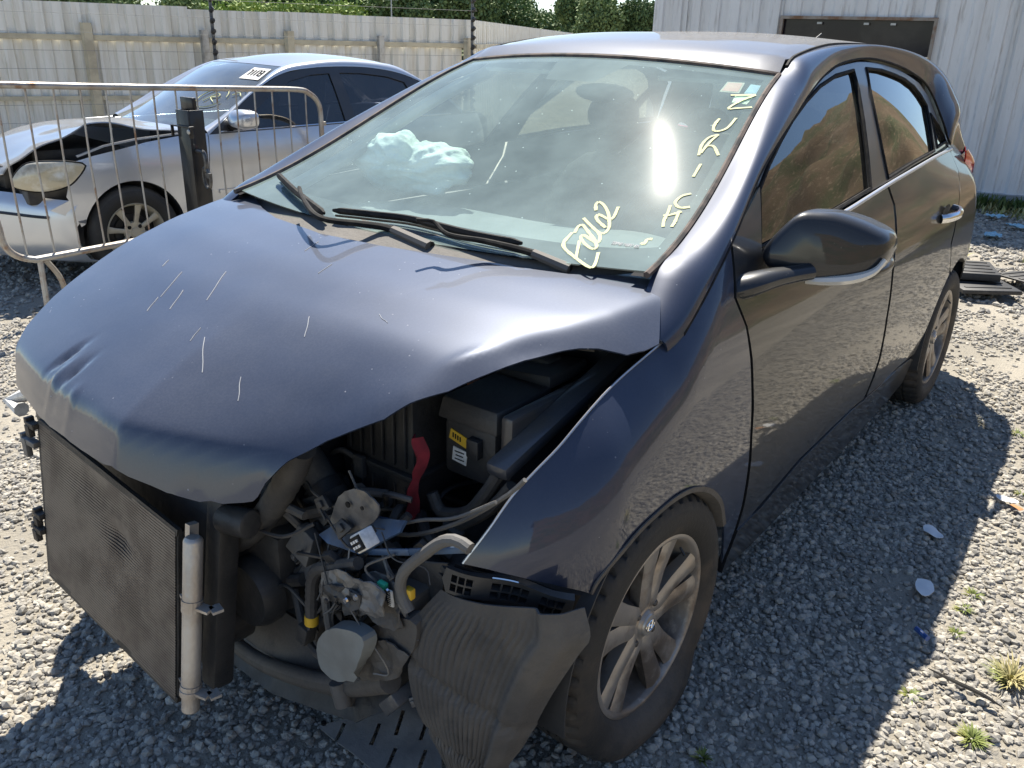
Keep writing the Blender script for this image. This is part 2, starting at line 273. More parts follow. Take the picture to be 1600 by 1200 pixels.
# points of the cars and other things, in metres
D = {"hood_outline":[[-0.219,-0.754,1.008],[-0.145,-0.67,1.002],[-0.06,-0.514,0.997],[-0.012,-0.397,0.993],[0.028,-0.173,0.991],[0.021,0.041,0.993],[-0.005,0.215,0.995],[-0.032,0.373,0.996],[-0.059,0.504,0.997],[-0.105,0.584,0.999],[-0.181,0.643,1.007],[-0.043,0.727,0.975],[0.029,0.768,0.928],[0.063,0.758,0.921],[0.095,0.74,0.917],[0.108,0.72,0.922],[0.124,0.696,0.927],[0.149,0.67,0.927],[0.172,0.651,0.925],[0.231,0.608,0.916],[0.264,0.591,0.907],[0.298,0.575,0.897],[0.362,0.542,0.875],[0.449,0.471,0.831],[0.507,0.386,0.782],[0.562,0.325,0.733],[0.581,0.301,0.7],[0.593,0.291,0.673],[0.599,0.284,0.664],[0.608,0.268,0.658],[0.617,0.251,0.655],[0.627,0.232,0.653],[0.636,0.21,0.651],[0.646,0.189,0.65],[0.654,0.167,0.649],[0.662,0.145,0.651],[0.67,0.122,0.653],[0.678,0.093,0.657],[0.686,0.065,0.661],[0.694,0.036,0.666],[0.701,0.005,0.672],[0.703,-0.034,0.673],[0.702,-0.076,0.674],[0.7,-0.124,0.674],[0.697,-0.172,0.674],[0.693,-0.218,0.674],[0.688,-0.275,0.674],[0.679,-0.343,0.674],[0.655,-0.471,0.683]],"seal":[[-0.012,0.762,0.902],[-0.063,0.77,0.925],[-0.17,0.762,0.987],[-0.325,0.737,1.068],[-0.533,0.691,1.166],[-0.679,0.665,1.219],[-0.861,0.635,1.276],[-1.02,0.606,1.325],[-1.19,0.581,1.367],[-1.378,0.561,1.398],[-1.629,0.546,1.413],[-1.855,0.543,1.408],[-2.157,0.548,1.379],[-2.428,0.559,1.33],[-2.516,0.582,1.278],[-2.543,0.612,1.22],[-2.566,0.645,1.151],[-2.578,0.674,1.089]],"a_in":[[-0.131,0.665,1.028],[-0.233,0.657,1.06],[-0.332,0.645,1.097],[-0.473,0.62,1.153],[-0.682,0.585,1.257],[-0.979,0.535,1.372]],"ditch":[[-1.095,0.525,1.416],[-1.301,0.515,1.442],[-1.522,0.505,1.453]],"fender":[[0.299,0.795,0.543],[0.348,0.766,0.57],[0.391,0.728,0.591],[0.424,0.684,0.605],[0.447,0.646,0.612],[0.407,0.669,0.668],[0.363,0.688,0.722],[0.324,0.705,0.758],[0.28,0.719,0.792],[0.23,0.73,0.827],[0.167,0.735,0.857],[0.109,0.738,0.877],[0.049,0.742,0.895],[-0.017,0.751,0.916],[-0.063,0.77,0.925],[-0.112,0.767,0.954],[-0.17,0.762,0.987],[-0.232,0.752,1.022],[-0.305,0.739,1.061],[-0.284,0.763,1.011],[-0.256,0.785,0.959],[-0.269,0.797,0.928],[-0.286,0.806,0.894],[-0.3,0.82,0.821],[-0.31,0.828,0.761],[-0.323,0.831,0.696],[-0.337,0.831,0.628],[-0.357,0.83,0.555],[-0.383,0.821,0.421],[-0.404,0.795,0.292],[-0.402,0.782,0.231],[-0.407,0.775,0.196]],"door_f":[[-0.314,0.742,1.057],[-0.294,0.764,1.01],[-0.267,0.786,0.957],[-0.28,0.799,0.926],[-0.296,0.808,0.892],[-0.314,0.821,0.817],[-0.324,0.828,0.756],[-0.339,0.831,0.691],[-0.352,0.832,0.623],[-0.375,0.829,0.547],[-0.405,0.819,0.41],[-0.422,0.799,0.307],[-0.521,0.806,0.341],[-0.784,0.818,0.391],[-1.219,0.821,0.396],[-1.363,0.819,0.386],[-1.393,0.833,0.52],[-1.364,0.837,0.668],[-1.361,0.829,0.801],[-1.376,0.82,0.867],[-1.413,0.804,0.928],[-1.444,0.775,0.998],[-1.43,0.749,1.054],[-0.977,0.759,1.032],[-0.671,0.761,1.024],[-0.439,0.764,1.012],[-0.451,0.753,1.037],[-0.495,0.724,1.098],[-0.528,0.701,1.146],[-0.415,0.722,1.102]],"door_r":[[-1.452,0.749,1.053],[-1.464,0.776,0.996],[-1.434,0.805,0.925],[-1.396,0.821,0.863],[-1.383,0.829,0.796],[-1.387,0.838,0.663],[-1.423,0.832,0.511],[-1.395,0.818,0.383],[-1.612,0.814,0.366],[-1.81,0.812,0.368],[-2.042,0.815,0.403],[-2.145,0.824,0.538],[-2.183,0.827,0.654],[-2.224,0.822,0.758],[-2.293,0.811,0.846],[-2.368,0.79,0.925],[-2.501,0.74,1.001],[-2.52,0.683,1.082],[-1.831,0.733,1.072]],"glass_f":[[-0.53,0.704,1.139],[-0.626,0.683,1.184],[-0.735,0.661,1.227],[-0.852,0.64,1.267],[-0.997,0.618,1.307],[-1.158,0.596,1.343],[-1.33,0.58,1.368],[-1.515,0.571,1.38],[-1.478,0.606,1.326],[-1.413,0.656,1.239],[-1.352,0.701,1.153],[-1.288,0.745,1.061],[-0.967,0.754,1.043],[-0.68,0.756,1.035],[-0.447,0.758,1.027]],"glass_r":[[-1.663,0.566,1.384],[-1.833,0.566,1.377],[-1.987,0.57,1.36],[-2.111,0.573,1.343],[-2.227,0.583,1.316],[-2.297,0.598,1.283],[-2.342,0.615,1.245],[-2.304,0.642,1.202],[-2.215,0.702,1.092],[-1.782,0.728,1.085],[-1.478,0.741,1.071],[-1.5,0.706,1.142],[-1.55,0.649,1.25],[-1.589,0.612,1.314]],"glass_q":[[-2.364,0.63,1.214],[-2.457,0.647,1.167],[-2.524,0.674,1.101],[-2.295,0.695,1.097]],"ring":[[-0.528,0.701,1.146],[-0.548,0.695,1.158],[-0.68,0.669,1.212],[-0.868,0.638,1.27],[-1.021,0.61,1.319],[-1.193,0.584,1.36],[-1.375,0.565,1.391],[-1.613,0.553,1.405],[-1.827,0.551,1.401],[-2.12,0.554,1.373],[-2.368,0.568,1.324],[-2.463,0.591,1.27],[-2.48,0.62,1.215],[-2.539,0.678,1.09],[-1.841,0.729,1.078],[-1.454,0.745,1.062],[-0.988,0.754,1.042],[-0.686,0.758,1.031],[-0.442,0.76,1.022]],"chrome":[[-0.474,0.761,1.02],[-0.675,0.759,1.028],[-0.971,0.757,1.037],[-1.195,0.752,1.049],[-1.47,0.744,1.064],[-1.837,0.73,1.076],[-2.167,0.711,1.081],[-2.545,0.684,1.077]],"handle":[[-1.963,0.801,0.918],[-2.273,0.799,0.901],[-2.057,0.783,0.956]],"arch_f":[[0.299,0.795,0.543],[0.278,0.804,0.529],[0.267,0.809,0.555],[0.203,0.822,0.596],[0.146,0.824,0.613],[0.063,0.825,0.621],[-0.005,0.827,0.621],[-0.081,0.827,0.604],[-0.16,0.827,0.565],[-0.235,0.824,0.501],[-0.287,0.819,0.417],[-0.383,0.79,0.27],[-0.407,0.775,0.196]],"tail":[[-2.555,0.735,1.003],[-2.518,0.77,0.951],[-2.6,0.773,0.943]],"mirror":[[-0.56,0.722,0.991],[-0.56,0.733,1.023],[-0.56,0.772,1.074],[-0.56,0.798,1.098],[-0.56,0.834,1.104],[-0.56,0.876,1.106],[-0.56,0.934,1.096],[-0.56,0.977,1.081],[-0.56,0.995,1.069],[-0.56,1.002,1.045],[-0.56,0.998,1.023],[-0.56,0.982,0.991],[-0.56,0.942,0.971],[-0.56,0.887,0.956],[-0.56,0.829,0.949],[-0.56,0.776,0.949],[-0.56,0.739,0.965]],"liner":[[0.44,0.628,0.567],[0.41,0.73,0.564],[0.37,0.841,0.561],[0.35,0.869,0.524],[0.36,0.852,0.488],[0.37,0.806,0.372],[0.39,0.769,0.26],[0.41,0.727,0.175],[0.43,0.673,0.168],[0.45,0.618,0.188],[0.47,0.575,0.294],[0.47,0.558,0.404],[0.46,0.566,0.474],[0.45,0.604,0.535]],"undertray":[[0.466,0.247,0.03],[0.386,0.312,0.05],[0.305,0.389,0.08],[0.322,0.444,0.07],[0.336,0.497,0.05],[0.405,0.56,0.03],[0.474,0.499,0.02],[0.472,0.382,0.02]],"condenser":[[0.64,-0.428,0.623],[0.7,-0.38,0.275],[0.7,0.118,0.189],[0.64,0.099,0.545]],"receiver":[[0.655,0.166,0.565],[0.715,0.178,0.206]],"bracket":[[0.44,0.619,0.596],[0.33,0.815,0.559],[0.32,0.791,0.504],[0.36,0.749,0.525],[0.45,0.619,0.555]],"barrier":{"top0":[-0.761,-3.659,1.14],"top1":[-2.901,-3.808,1.052],"c1":[-3.081,-3.821,0.886],"r":[-3.085,-3.821,0.693],"b0":[-0.791,-3.661,0.185],"b1":[-1.387,-3.702,0.183],"bl":[-0.66,-3.652,0.265],"l":[-0.619,-3.649,0.452],"foot":[-0.781,-3.66,-0.079],"foot2":[-0.89,-3.668,-0.057],"mesh1":[-0.766,-3.659,0.817]},"pf":[[-0.0933,0.1499,-0.9048,-0.1306],[0.0754,-0.1397,-0.0661,0.6656],[-0.2015,0.3196,0.2251,1.0288]],"strokes":[[[0.1076,0.821],[0.0466,0.8282],[-0.004,0.8707],[-0.0409,0.909],[-0.0198,0.909],[0.0328,0.8951]],[[0.0765,0.8461],[-0.004,0.8707]],[[0.1071,0.8257],[0.1348,0.8211],[0.1456,0.8253],[0.1287,0.839],[0.0809,0.8722],[0.0533,0.8843],[0.0457,0.8794],[0.062,0.8622],[0.0843,0.846],[0.1002,0.8408],[0.0988,0.8486],[0.0774,0.8735],[0.0829,0.8785],[0.1078,0.8711],[0.124,0.8611]],[[0.1754,0.8165],[0.1541,0.8342],[0.124,0.8611],[0.1177,0.8719],[0.1283,0.8754],[0.1504,0.8729],[0.1847,0.8612],[0.2115,0.8499],[0.2402,0.8325],[0.2515,0.8192],[0.2397,0.8171],[0.2141,0.8262]],[[0.1452,0.8681],[0.1691,0.8466],[0.1853,0.8372],[0.1982,0.8364],[0.192,0.8476],[0.1828,0.8611],[0.1936,0.8663],[0.2403,0.8598]],[[0.0956,0.9458],[0.0896,0.9516],[0.1011,0.9514],[0.1142,0.9508],[0.1164,0.9581]],[[0.2707,0.9458],[0.2389,0.9502],[0.2028,0.9531],[0.1749,0.9592]],[[0.2231,0.9461],[0.2296,0.9568],[0.2482,0.9713]],[[0.2506,0.9666],[0.2042,0.9718],[0.1785,0.9726]],[[0.8422,0.9818],[0.8199,0.9299]],[[0.839,0.9825],[0.8007,0.9613],[0.757,0.9455],[0.7412,0.9446],[0.7501,0.9589],[0.7667,0.9901]],[[0.6858,0.9382],[0.6537,0.9358],[0.6245,0.9406],[0.6238,0.9519],[0.6451,0.9647],[0.6984,0.9707]],[[0.6066,0.9548],[0.5891,0.9403],[0.5505,0.9345],[0.5004,0.9404]],[[0.6066,0.9548],[0.5697,0.9472],[0.532,0.9433],[0.511,0.942]],[[0.5477,0.9438],[0.549,0.9584],[0.5099,0.9767]],[[0.4633,0.9535],[0.4036,0.9537]],[[0.3298,0.9678],[0.3147,0.9544],[0.2845,0.9507],[0.2645,0.9638],[0.2716,0.9799]]],"stick":{"red":[[0.9076,0.8987],[0.9158,0.9391],[0.8452,0.9432],[0.8401,0.8983]],"blue":[[0.9112,0.9543],[0.9113,0.9782],[0.85,0.98],[0.8471,0.9538]],"yellow":[[0.8364,0.938],[0.845,0.9799],[0.7856,0.9742],[0.7871,0.9405]]},"etch":[[0.0764,0.9015],[0.0715,0.9493]],"frit":[[0.0386,0.1197],[0.0153,0.3867],[0.0337,0.6022],[0.0558,0.8009],[0.0336,0.9683],[0.1062,0.9826],[0.3106,0.9725],[0.5846,0.9824],[0.9353,0.9829]],"wipers":[[[0.0811,0.053],[0.0254,0.1906],[-0.0341,0.3359]],[[-0.0091,0.342],[0.015,0.4405],[0.0276,0.5306],[0.0072,0.6724],[-0.0027,0.7762]]],"arms":[[[-0.06,-0.351,1.06],[0.003,-0.26,1.05],[0.065,-0.127,1.03],[-0.002,-0.068,1.015],[-0.047,-0.007,1.005],[-0.025,0.143,0.99]],[[0.049,0.171,1.065],[0.019,0.195,1.06],[0.025,0.242,1.04],[-0.032,0.302,1.025],[-0.066,0.407,1.01],[-0.076,0.493,0.99]]],"wmirror":[[0.8863,0.4996]],"eb":{"duct":[[0.36,0.061,0.655],[0.36,0.12,0.62],[0.36,0.196,0.555]],"duct2":[[0.36,0.186,0.551],[0.36,0.23,0.466],[0.36,0.244,0.392]],"radhose":[[0.5,0.014,0.414],[0.5,0.102,0.474],[0.5,0.187,0.561],[0.5,0.269,0.675],[0.5,0.303,0.74]],"lowhose":[[0.45,-0.111,0.091],[0.45,-0.004,0.218],[0.45,0.114,0.33],[0.45,0.216,0.387]],"lowpipe":[[0.48,-0.075,0.128],[0.48,0.057,0.114],[0.48,0.218,0.152],[0.48,0.365,0.213],[0.48,0.497,0.3]],"greypipe":[[0.5,0.711,0.694],[0.5,0.684,0.698],[0.5,0.65,0.682],[0.5,0.606,0.637],[0.5,0.563,0.587],[0.5,0.552,0.545],[0.5,0.573,0.508]],"bluebar":[[0.47,0.412,0.548],[0.47,0.547,0.604],[0.47,0.686,0.668]],"cable":[[0.5,0.445,0.552],[0.5,0.373,0.513],[0.5,0.328,0.487],[0.5,0.308,0.448],[0.5,0.298,0.367]],"wire1":[[0.42,0.403,0.553],[0.42,0.465,0.601],[0.42,0.531,0.64],[0.42,0.607,0.673],[0.42,0.698,0.739]],"wire2":[[0.4,0.409,0.555],[0.4,0.495,0.585],[0.4,0.605,0.656],[0.4,0.703,0.743],[0.4,0.741,0.787]],"wire3":[[0.44,0.363,0.69],[0.44,0.394,0.64],[0.44,0.41,0.605],[0.44,0.452,0.591]],"hoseb":[[0.3,0.443,0.612],[0.3,0.469,0.578],[0.3,0.535,0.603],[0.3,0.581,0.662],[0.3,0.61,0.712]],"hosec":[[0.3,0.378,0.451],[0.3,0.485,0.541],[0.3,0.582,0.621],[0.3,0.64,0.697]],"strap":[[0.33,0.44,0.747],[0.33,0.451,0.704],[0.33,0.429,0.634],[0.33,0.419,0.555]],"plate":[[0.47,0.367,0.65],[0.47,0.424,0.684],[0.47,0.473,0.67],[0.47,0.459,0.631],[0.47,0.379,0.572],[0.47,0.339,0.57]],"shelf":[[0.49,0.323,0.559],[0.49,0.386,0.602],[0.49,0.505,0.639],[0.49,0.503,0.61],[0.49,0.435,0.562],[0.49,0.355,0.551]],"torn":[[0.52,0.344,0.504],[0.52,0.415,0.542],[0.52,0.531,0.54],[0.52,0.537,0.495],[0.52,0.512,0.476],[0.52,0.437,0.482],[0.52,0.362,0.44]],"hornplate":[[0.46,0.4,0.526],[0.46,0.471,0.556],[0.46,0.533,0.472],[0.46,0.548,0.408],[0.46,0.461,0.348],[0.46,0.412,0.429]],"crash":[[0.42,0.428,0.518],[0.42,0.592,0.574],[0.42,0.576,0.498],[0.42,0.493,0.408],[0.42,0.423,0.396]],"disc":[[0.53,0.367,0.358],[0.53,0.417,0.421],[0.53,0.496,0.439],[0.53,0.493,0.394],[0.53,0.436,0.303],[0.53,0.371,0.299]],"disc2":[[0.48,0.45,0.4],[0.48,0.569,0.487],[0.48,0.575,0.413],[0.48,0.5,0.358],[0.48,0.456,0.358]],"lowplate":[[0.5,0.461,0.388],[0.5,0.522,0.419],[0.5,0.57,0.408],[0.5,0.536,0.338],[0.5,0.399,0.254]],"conn":[[0.53,0.499,0.639]],"conn2":[[0.5,0.277,0.313]],"green":[[0.5,0.507,0.533]],"label":[[0.5,0.526,0.513]],"yellow2":[[0.49,0.564,0.536]],"battery":[[0.18,0.414,0.742],[0.18,0.505,0.78],[0.18,0.619,0.818],[0.18,0.615,0.748],[0.18,0.549,0.649],[0.18,0.441,0.608],[0.18,0.397,0.665]],"airbox":[[0.3,0.154,0.632],[0.3,0.387,0.775],[0.3,0.409,0.643],[0.3,0.398,0.528],[0.3,0.225,0.484],[0.3,0.169,0.559]],"tab1":[[0.0,0.489,0.82]],"tab2":[[0.15,0.422,0.795]],"fb":[[0.2,0.405,0.74],[0.2,0.637,0.749],[0.2,0.54,0.647]]},"mirror2":[[-0.43,0.771,1.022],[-0.437,0.779,1.05],[-0.456,0.808,1.094],[-0.469,0.829,1.115],[-0.485,0.857,1.118],[-0.505,0.893,1.116],[-0.531,0.941,1.101],[-0.55,0.979,1.083],[-0.558,0.996,1.069],[-0.559,1.002,1.045],[-0.555,0.999,1.024],[-0.545,0.986,0.995],[-0.524,0.951,0.98],[-0.498,0.905,0.972],[-0.472,0.857,0.971],[-0.45,0.814,0.978],[-0.435,0.785,0.996]],"airbag":[[-0.75,-0.897,1.049],[-0.75,-0.838,1.109],[-0.75,-0.741,1.149],[-0.75,-0.619,1.167],[-0.75,-0.547,1.134],[-0.75,-0.448,1.152],[-0.75,-0.38,1.122],[-0.75,-0.353,1.057],[-0.75,-0.371,0.978],[-0.75,-0.749,0.949],[-0.75,-0.878,0.984]],"litter":{"paper1":[-1.312,1.115,0.01],"paper2":[-0.972,1.173,0.01],"paper3":[-1.701,1.262,0.01],"tube":[-0.734,1.219,0.01],"mat1":[-4.748,0.621,0.02],"strip":[-0.555,1.366,0.01]},"tufts":[[-0.716,1.435,0.0],[-1.052,1.286,0.0],[-0.96,1.281,0.0],[-0.834,1.287,0.0],[-0.502,1.251,0.0],[-0.443,1.401,0.0],[-2.382,1.195,0.0],[-1.814,1.292,0.0],[-0.011,0.947,0.0]],"farweeds":[[-7.946,0.172,0.0],[-7.995,-0.005,0.0],[-8.114,0.337,-0.0],[-7.074,0.321,-0.0],[-6.79,0.467,0.0],[-6.542,0.317,0.0],[-5.933,0.481,0.0]]}
# ---------------------------------------------------------------- ground, bank, far hill
def gz(x, y):
    z = -.20 * sst(1.2, 4.2, -y)
    return z + .012 * nz(x, y, 0, 1.1) * sst(0, 1, abs(nz(x, y, 5, .4)) * 3)
m_dirt = mat('dusty_ground', (.27, .245, .20), .95, col2=(.36, .325, .265), nscale=1.6, col3=(.19, .18, .16), n3=45, bump=.9, bscale=90)
def axis_steps(a, b, dense0, dense1, f, c):
    out = []; x = a
    while x < b: out.append(x); x += f if dense0 < x < dense1 else c
    return out + [b]
xs = axis_steps(-150, 60, -10, 3, .12, 4); ys = axis_steps(-150, 6.5, -7, 4, .12, 4)
V, Fc = grid([[(x, y, gz(x, y)) for y in ys] for x in xs]); tag(mk('ground', V, Fc, m_dirt, split=0), kind='structure')
m_bank = mat('bank_soil', (.17, .115, .062), .95, col2=(.09, .095, .035), nscale=.8, lo=.42, hi=.62, col3=(.30, .22, .13), n3=7, bump=1, bscale=30)
rows = []
for i in range(150):
    a = math.radians(40 + 136 * i / 149); r = []
    for j in range(70):
        t = j / 69; q_ = 7.6 + 16 * t ** 1.4; x, y = -1 + q_ * math.cos(a), .7 + q_ * math.sin(a); h = 6.0 * sst(-.02, .75, t ** 1.4) * (.9 + .3 * nz(x, y, 3, .12)) + .5 * nz(x, y, 1, .5) * sst(0, .25, t) + .2 * nz(x, y, 7, 1.7) * sst(0, .1, t); r.append((x, y, -.04 + max(0, h * sst(0, 1, (149 - i) / 4) - .03)))
    rows.append(r)
V, Fc = grid(rows); tag(mk('embankment', V, Fc, m_bank, split=0), kind='structure')
# ---------------------------------------------------------------- gravel
def stones():
    c = bpy.data.collections.new('gravel_stones'); m = mat('crushed_stone', (.18, .172, .155), .85, col2=(.50, .46, .385), rand=True, col3=(.36, .34, .31), n3=3.5, bump=.25, bscale=8)
    for k in range(5):
        bm = bmesh.new(); bmesh.ops.create_icosphere(bm, subdivisions=1, radius=.5); r = random.Random(k)
        sx, sy, sz = 1, .62 + .3 * r.random(), .45 + .25 * r.random()
        for v in bm.verts: v.co = v.co * (1 + r.uniform(-.20, .20)); v.co.x *= sx; v.co.y *= sy; v.co.z *= sz
        me = bpy.data.meshes.new('stone'); bm.to_mesh(me); bm.free(); me.materials.append(m); o = bpy.data.objects.new('stone', me); c.objects.link(o)
    return c
def scatter(name, P, S, coll, label, cat, tilt=.5, real=False):
    me = bpy.data.meshes.new(name); me.from_pydata([tuple(p) for p in P], [], []); a = me.attributes.new('sc', 'FLOAT', 'POINT'); a.data.foreach_set('value', S)
    o = bpy.data.objects.new(name, me); COL.objects.link(o)
    g = bpy.data.node_groups.new(name, 'GeometryNodeTree'); g.interface.new_socket('Geometry', in_out='INPUT', socket_type='NodeSocketGeometry'); g.interface.new_socket('Geometry', in_out='OUTPUT', socket_type='NodeSocketGeometry')
    n = g.nodes; gi = n.new('NodeGroupInput'); go = n.new('NodeGroupOutput'); ip = n.new('GeometryNodeInstanceOnPoints'); ci = n.new('GeometryNodeCollectionInfo')
    ci.inputs['Collection'].default_value = coll; ci.inputs['Separate Children'].default_value = True; ci.inputs['Reset Children'].default_value = True; ip.inputs['Pick Instance'].default_value = True
    rv = n.new('FunctionNodeRandomValue'); rv.data_type = 'FLOAT_VECTOR'; rv.inputs[0].default_value = (-tilt, -tilt, 0); rv.inputs[1].default_value = (tilt, tilt, 6.283)
    at = n.new('GeometryNodeInputNamedAttribute'); at.data_type = 'FLOAT'; at.inputs['Name'].default_value = 'sc'
    L = g.links; L.new(gi.outputs[0], ip.inputs['Points']); L.new(ci.outputs[0], ip.inputs['Instance']); L.new(rv.outputs[0], ip.inputs['Rotation']); L.new(at.outputs['Attribute'], ip.inputs['Scale']); 
    if real:
        rl = n.new('GeometryNodeRealizeInstances'); L.new(ip.outputs[0], rl.inputs[0]); L.new(rl.outputs[0], go.inputs[0])
    else: L.new(ip.outputs[0], go.inputs[0])
    md = o.modifiers.new('scatter', 'NODES'); md.node_group = g
    return tag(o, label, cat, kind='stuff')
camxy = np.array([1.38458, 1.45423]); fwd = np.array([-.7974, -.6034])
def zone(n, r0, r1, smin, smax, ha=.82):
    rr0 = np.sqrt(rng.uniform(r0 * r0, r1 * r1, n)); aa = rng.uniform(-ha, ha, n) + math.atan2(fwd[1], fwd[0]); P = camxy + np.stack([rr0 * np.cos(aa), rr0 * np.sin(aa)], 1); out = []; sc_ = []
    for x, y in P:
        dn = nz(x, y, 9, 1.25) + .5 * nz(x, y, 2, 3.1)
        if dn > .38 and random.random() < min(.85, (dn - .38) * 6): continue
        s = smin + (smax - smin) * random.random() ** 2.2; out.append((x, y, gz(x, y) + s * random.uniform(-.05, .22))); sc_.append(s)
    return out, sc_
A1 = zone(78000, .3, 3.3, .010, .032, 1.05); A2 = zone(46000, 3.3, 5.6, .015, .036); A3 = zone(62000, 5.6, 11.5, .026, .055)
stc = stones()
scatter('gravel', A1[0] + A2[0] + A3[0], A1[1] + A2[1] + A3[1], stc, 'loose grey crushed stone covering the whole yard between the vehicles', 'gravel')
# ---------------------------------------------------------------- far wooded hill
m_leafA = mat('leaf_dark', (.08, .13, .045), .8, col2=(.17, .235, .085), rand=True); m_leafB = mat('leaf_bright', (.20, .28, .06), .8, col2=(.30, .38, .10), rand=True)
m_bark = mat('bark', (.13, .10, .075), .9, col2=(.2, .17, .13), nscale=12)
hrows = []
def hillz(x, y):
    d = math.hypot(x + 60, y + 75); return 0
hd0 = np.array([-.79, -.61]); hs = np.array([-.61, .79])
hrows = []
for i in range(40):
    t = i / 39; s = -70 + 175 * t; r = []
    for j in range(12):
        u_ = j / 11; p = camxy + hd0 * (62 + 55 * u_) + hs * (-s); 
        h = (6.6 - 4.8 * sst(.30, .66, 1 - t) * 1.0 ) * sst(0, .7, u_) * (1 + .25 * nz(s * .05, u_, 3, 1)); h = h * 1.0
        r.append((p[0], p[1], -.25 + h * 0.42))
    hrows.append(r)
m_hill = mat('hill_grass', (.07, .10, .03), .9, col2=(.05, .07, .025), nscale=.3)
V, Fc = grid(hrows); tag(mk('hill', V, Fc, m_hill, split=0), kind='structure')
def leaf_coll(m, nm):
    c = bpy.data.collections.new(nm)
    for k in range(3):
        r = random.Random(k + 11); V = []; Fc = []
        for q in range(14):
            p = Vector((r.gauss(0, .5), r.gauss(0, .5), r.gauss(0, .35))); a = Vector((r.uniform(-1, 1), r.uniform(-1, 1), r.uniform(-1, 1))).normalized() * .26; b = a.cross(Vector((r.uniform(-1, 1), r.uniform(-1, 1), r.uniform(-1, 1)))).normalized() * .16
            i = len(V); V += [p - a, p + b, p + a, p - b]; Fc.append((i, i + 1, i + 2, i + 3))
        me = bpy.data.meshes.new('leaf_clump'); me.from_pydata(V, [], Fc); me.materials.append(m); c.objects.link(bpy.data.objects.new('leaf_clump', me))
    return c
LA = leaf_coll(m_leafA, 'leaves_dark'); LB = leaf_coll(m_leafB, 'leaves_bright')
def crown_pts(c, R, H, n, P, S, sz):
    subs = [(c[0] + random.gauss(0, R * .45), c[1] + random.gauss(0, R * .45), c[2] + random.uniform(-.3, .45) * H, random.uniform(.35, .6)) for _ in range(7)]
    for _ in range(n):
        sx, sy, sz_, k = random.choice(subs); v = Vector((random.gauss(0, 1), random.gauss(0, 1), random.gauss(0, 1))).normalized() * random.uniform(.7, 1) ** .5
        P.append((sx + v.x * R * k, sy + v.y * R * k, sz_ + v.z * H * .5 * k)); S.append(sz * random.uniform(.7, 1.3))
def px_dir(px):  # ground bearing of a picture column, used for laying out far things on the map
    d = Vector((-.74, -.56)) + Vector((-.6116, .7908)) * ((px - 800) / 1331.4); return d.normalized()
Pd, Sd, Pb, Sb = [], [], [], []
for px in range(-120, 1060, 14):
    for row in range(3):
        D_ = 74 + row * 14 + random.uniform(-4, 4); d = px_dir(px + random.uniform(-8, 8)); x, y = camxy[0] + d.x * D_, camxy[1] + d.y * D_
        top = float(np.interp(px, [-120, 190, 235, 330, 345, 600, 760, 800, 880, 1000, 1100], [4.5, 4.0, 1.2, 1.2, 3.6, 5.6, 5.2, 4.2, 2.4, 1.9, 1.2])) * (.7 + .15 * row) + random.uniform(-.9, .7) - .9
        bright = 340 < px < 610 and row == 0
        if 330 <= px < 620 and row == 0: top = 1.25 + random.uniform(-.2, .4)
        (P_, S_) = (Pb, Sb) if bright else (Pd, Sd)
        crown_pts((x, y, top), 1.9, 2.6, 330, P_, S_, .55)
scatter('woodland', Pd, Sd, LA, 'dark green mass of far trees on the hill beyond the metal fence', 'wood', 3)
scatter('bamboo_thicket', Pb, Sb, LB, 'bright yellow-green thicket on the slope in front of the darker wood', 'thicket', 3)
def tree(px, D_, h, R, label, m=LA):
    d = px_dir(px); x, y = camxy[0] + d.x * D_, camxy[1] + d.y * D_; e = empty('tree', (x, y, -.25), label=label, cat='tree', group='round-crowned trees beyond the fence')
    b = MB(); b.tube([(0, 0, 0), (.1, 0, h * .4), (-.1, .1, h * .75)], [.22, .17, .08], 7); b.tube([(.1, 0, h * .4), (.9, .2, h * .65)], [.1, .04], 5); b.tube([(.05, 0, h * .45), (-.8, -.3, h * .7)], [.1, .04], 5); b.build('trunk', m_bark, e)
    P_, S_ = [], []; crown_pts((0, 0, h * .68), R, h * .75, 1500, P_, S_, .42); o = scatter('crown', P_, S_, m, None, None, 3, True); o.parent = e; del o['kind']
for px, D_, h, R, lb in ((905, 60, 3.9, 1.7, 'taller round dark tree of the pair over the car roof, left of the warehouse'), (955, 62, 3.5, 2.0, 'broad round tree over the car roof, nearest the warehouse corner'), (865, 66, 3.8, 1.2, 'slim dark tree standing up above the wood at its right end'), (1000, 84, 3.0, 2.2, 'low far tree filling the gap beside the warehouse wall'),
        (245, 50, 3.2, 1.0, 'small pointed tree over the fence behind the insulator post'), (268, 52, 3.0, .8, 'slender spiky tree next to the pointed one over the fence'), (350, 60, 3.3, 1.6, 'dark crown at the left end of the yellow-green thicket')): tree(px, D_, h, R, lb)
# far lattice mast and pole seen in the strip of sky
m_galv = mat('galvanised', (.42, .42, .41), .45, .7, col2=(.33, .32, .30), nscale=14, bump=.1)
for nm, px, D_, h, lb in (('radio_mast', 330, 120, 7.2, 'thin far radio mast in the gap of sky'), ('utility_pole', 626, 58, 4.2, 'thin wooden pole standing up in front of the thicket'), ('radio_mast', 1012, 110, 5.4, 'faint far mast beside the warehouse corner')):
    d = px_dir(px); b = MB(); b.tube([(0, 0, 0), (0, 0, h)], [.07, .03], 6); b.bar((-.3, .3, h * .86), (.3, -.3, h * .86), .05, .05)
    o = b.build(nm, m_galv); o.location = (camxy[0] + d.x * D_, camxy[1] + d.y * D_, -.2); tag(o, lb, 'mast' if 'mast' in nm else 'pole')
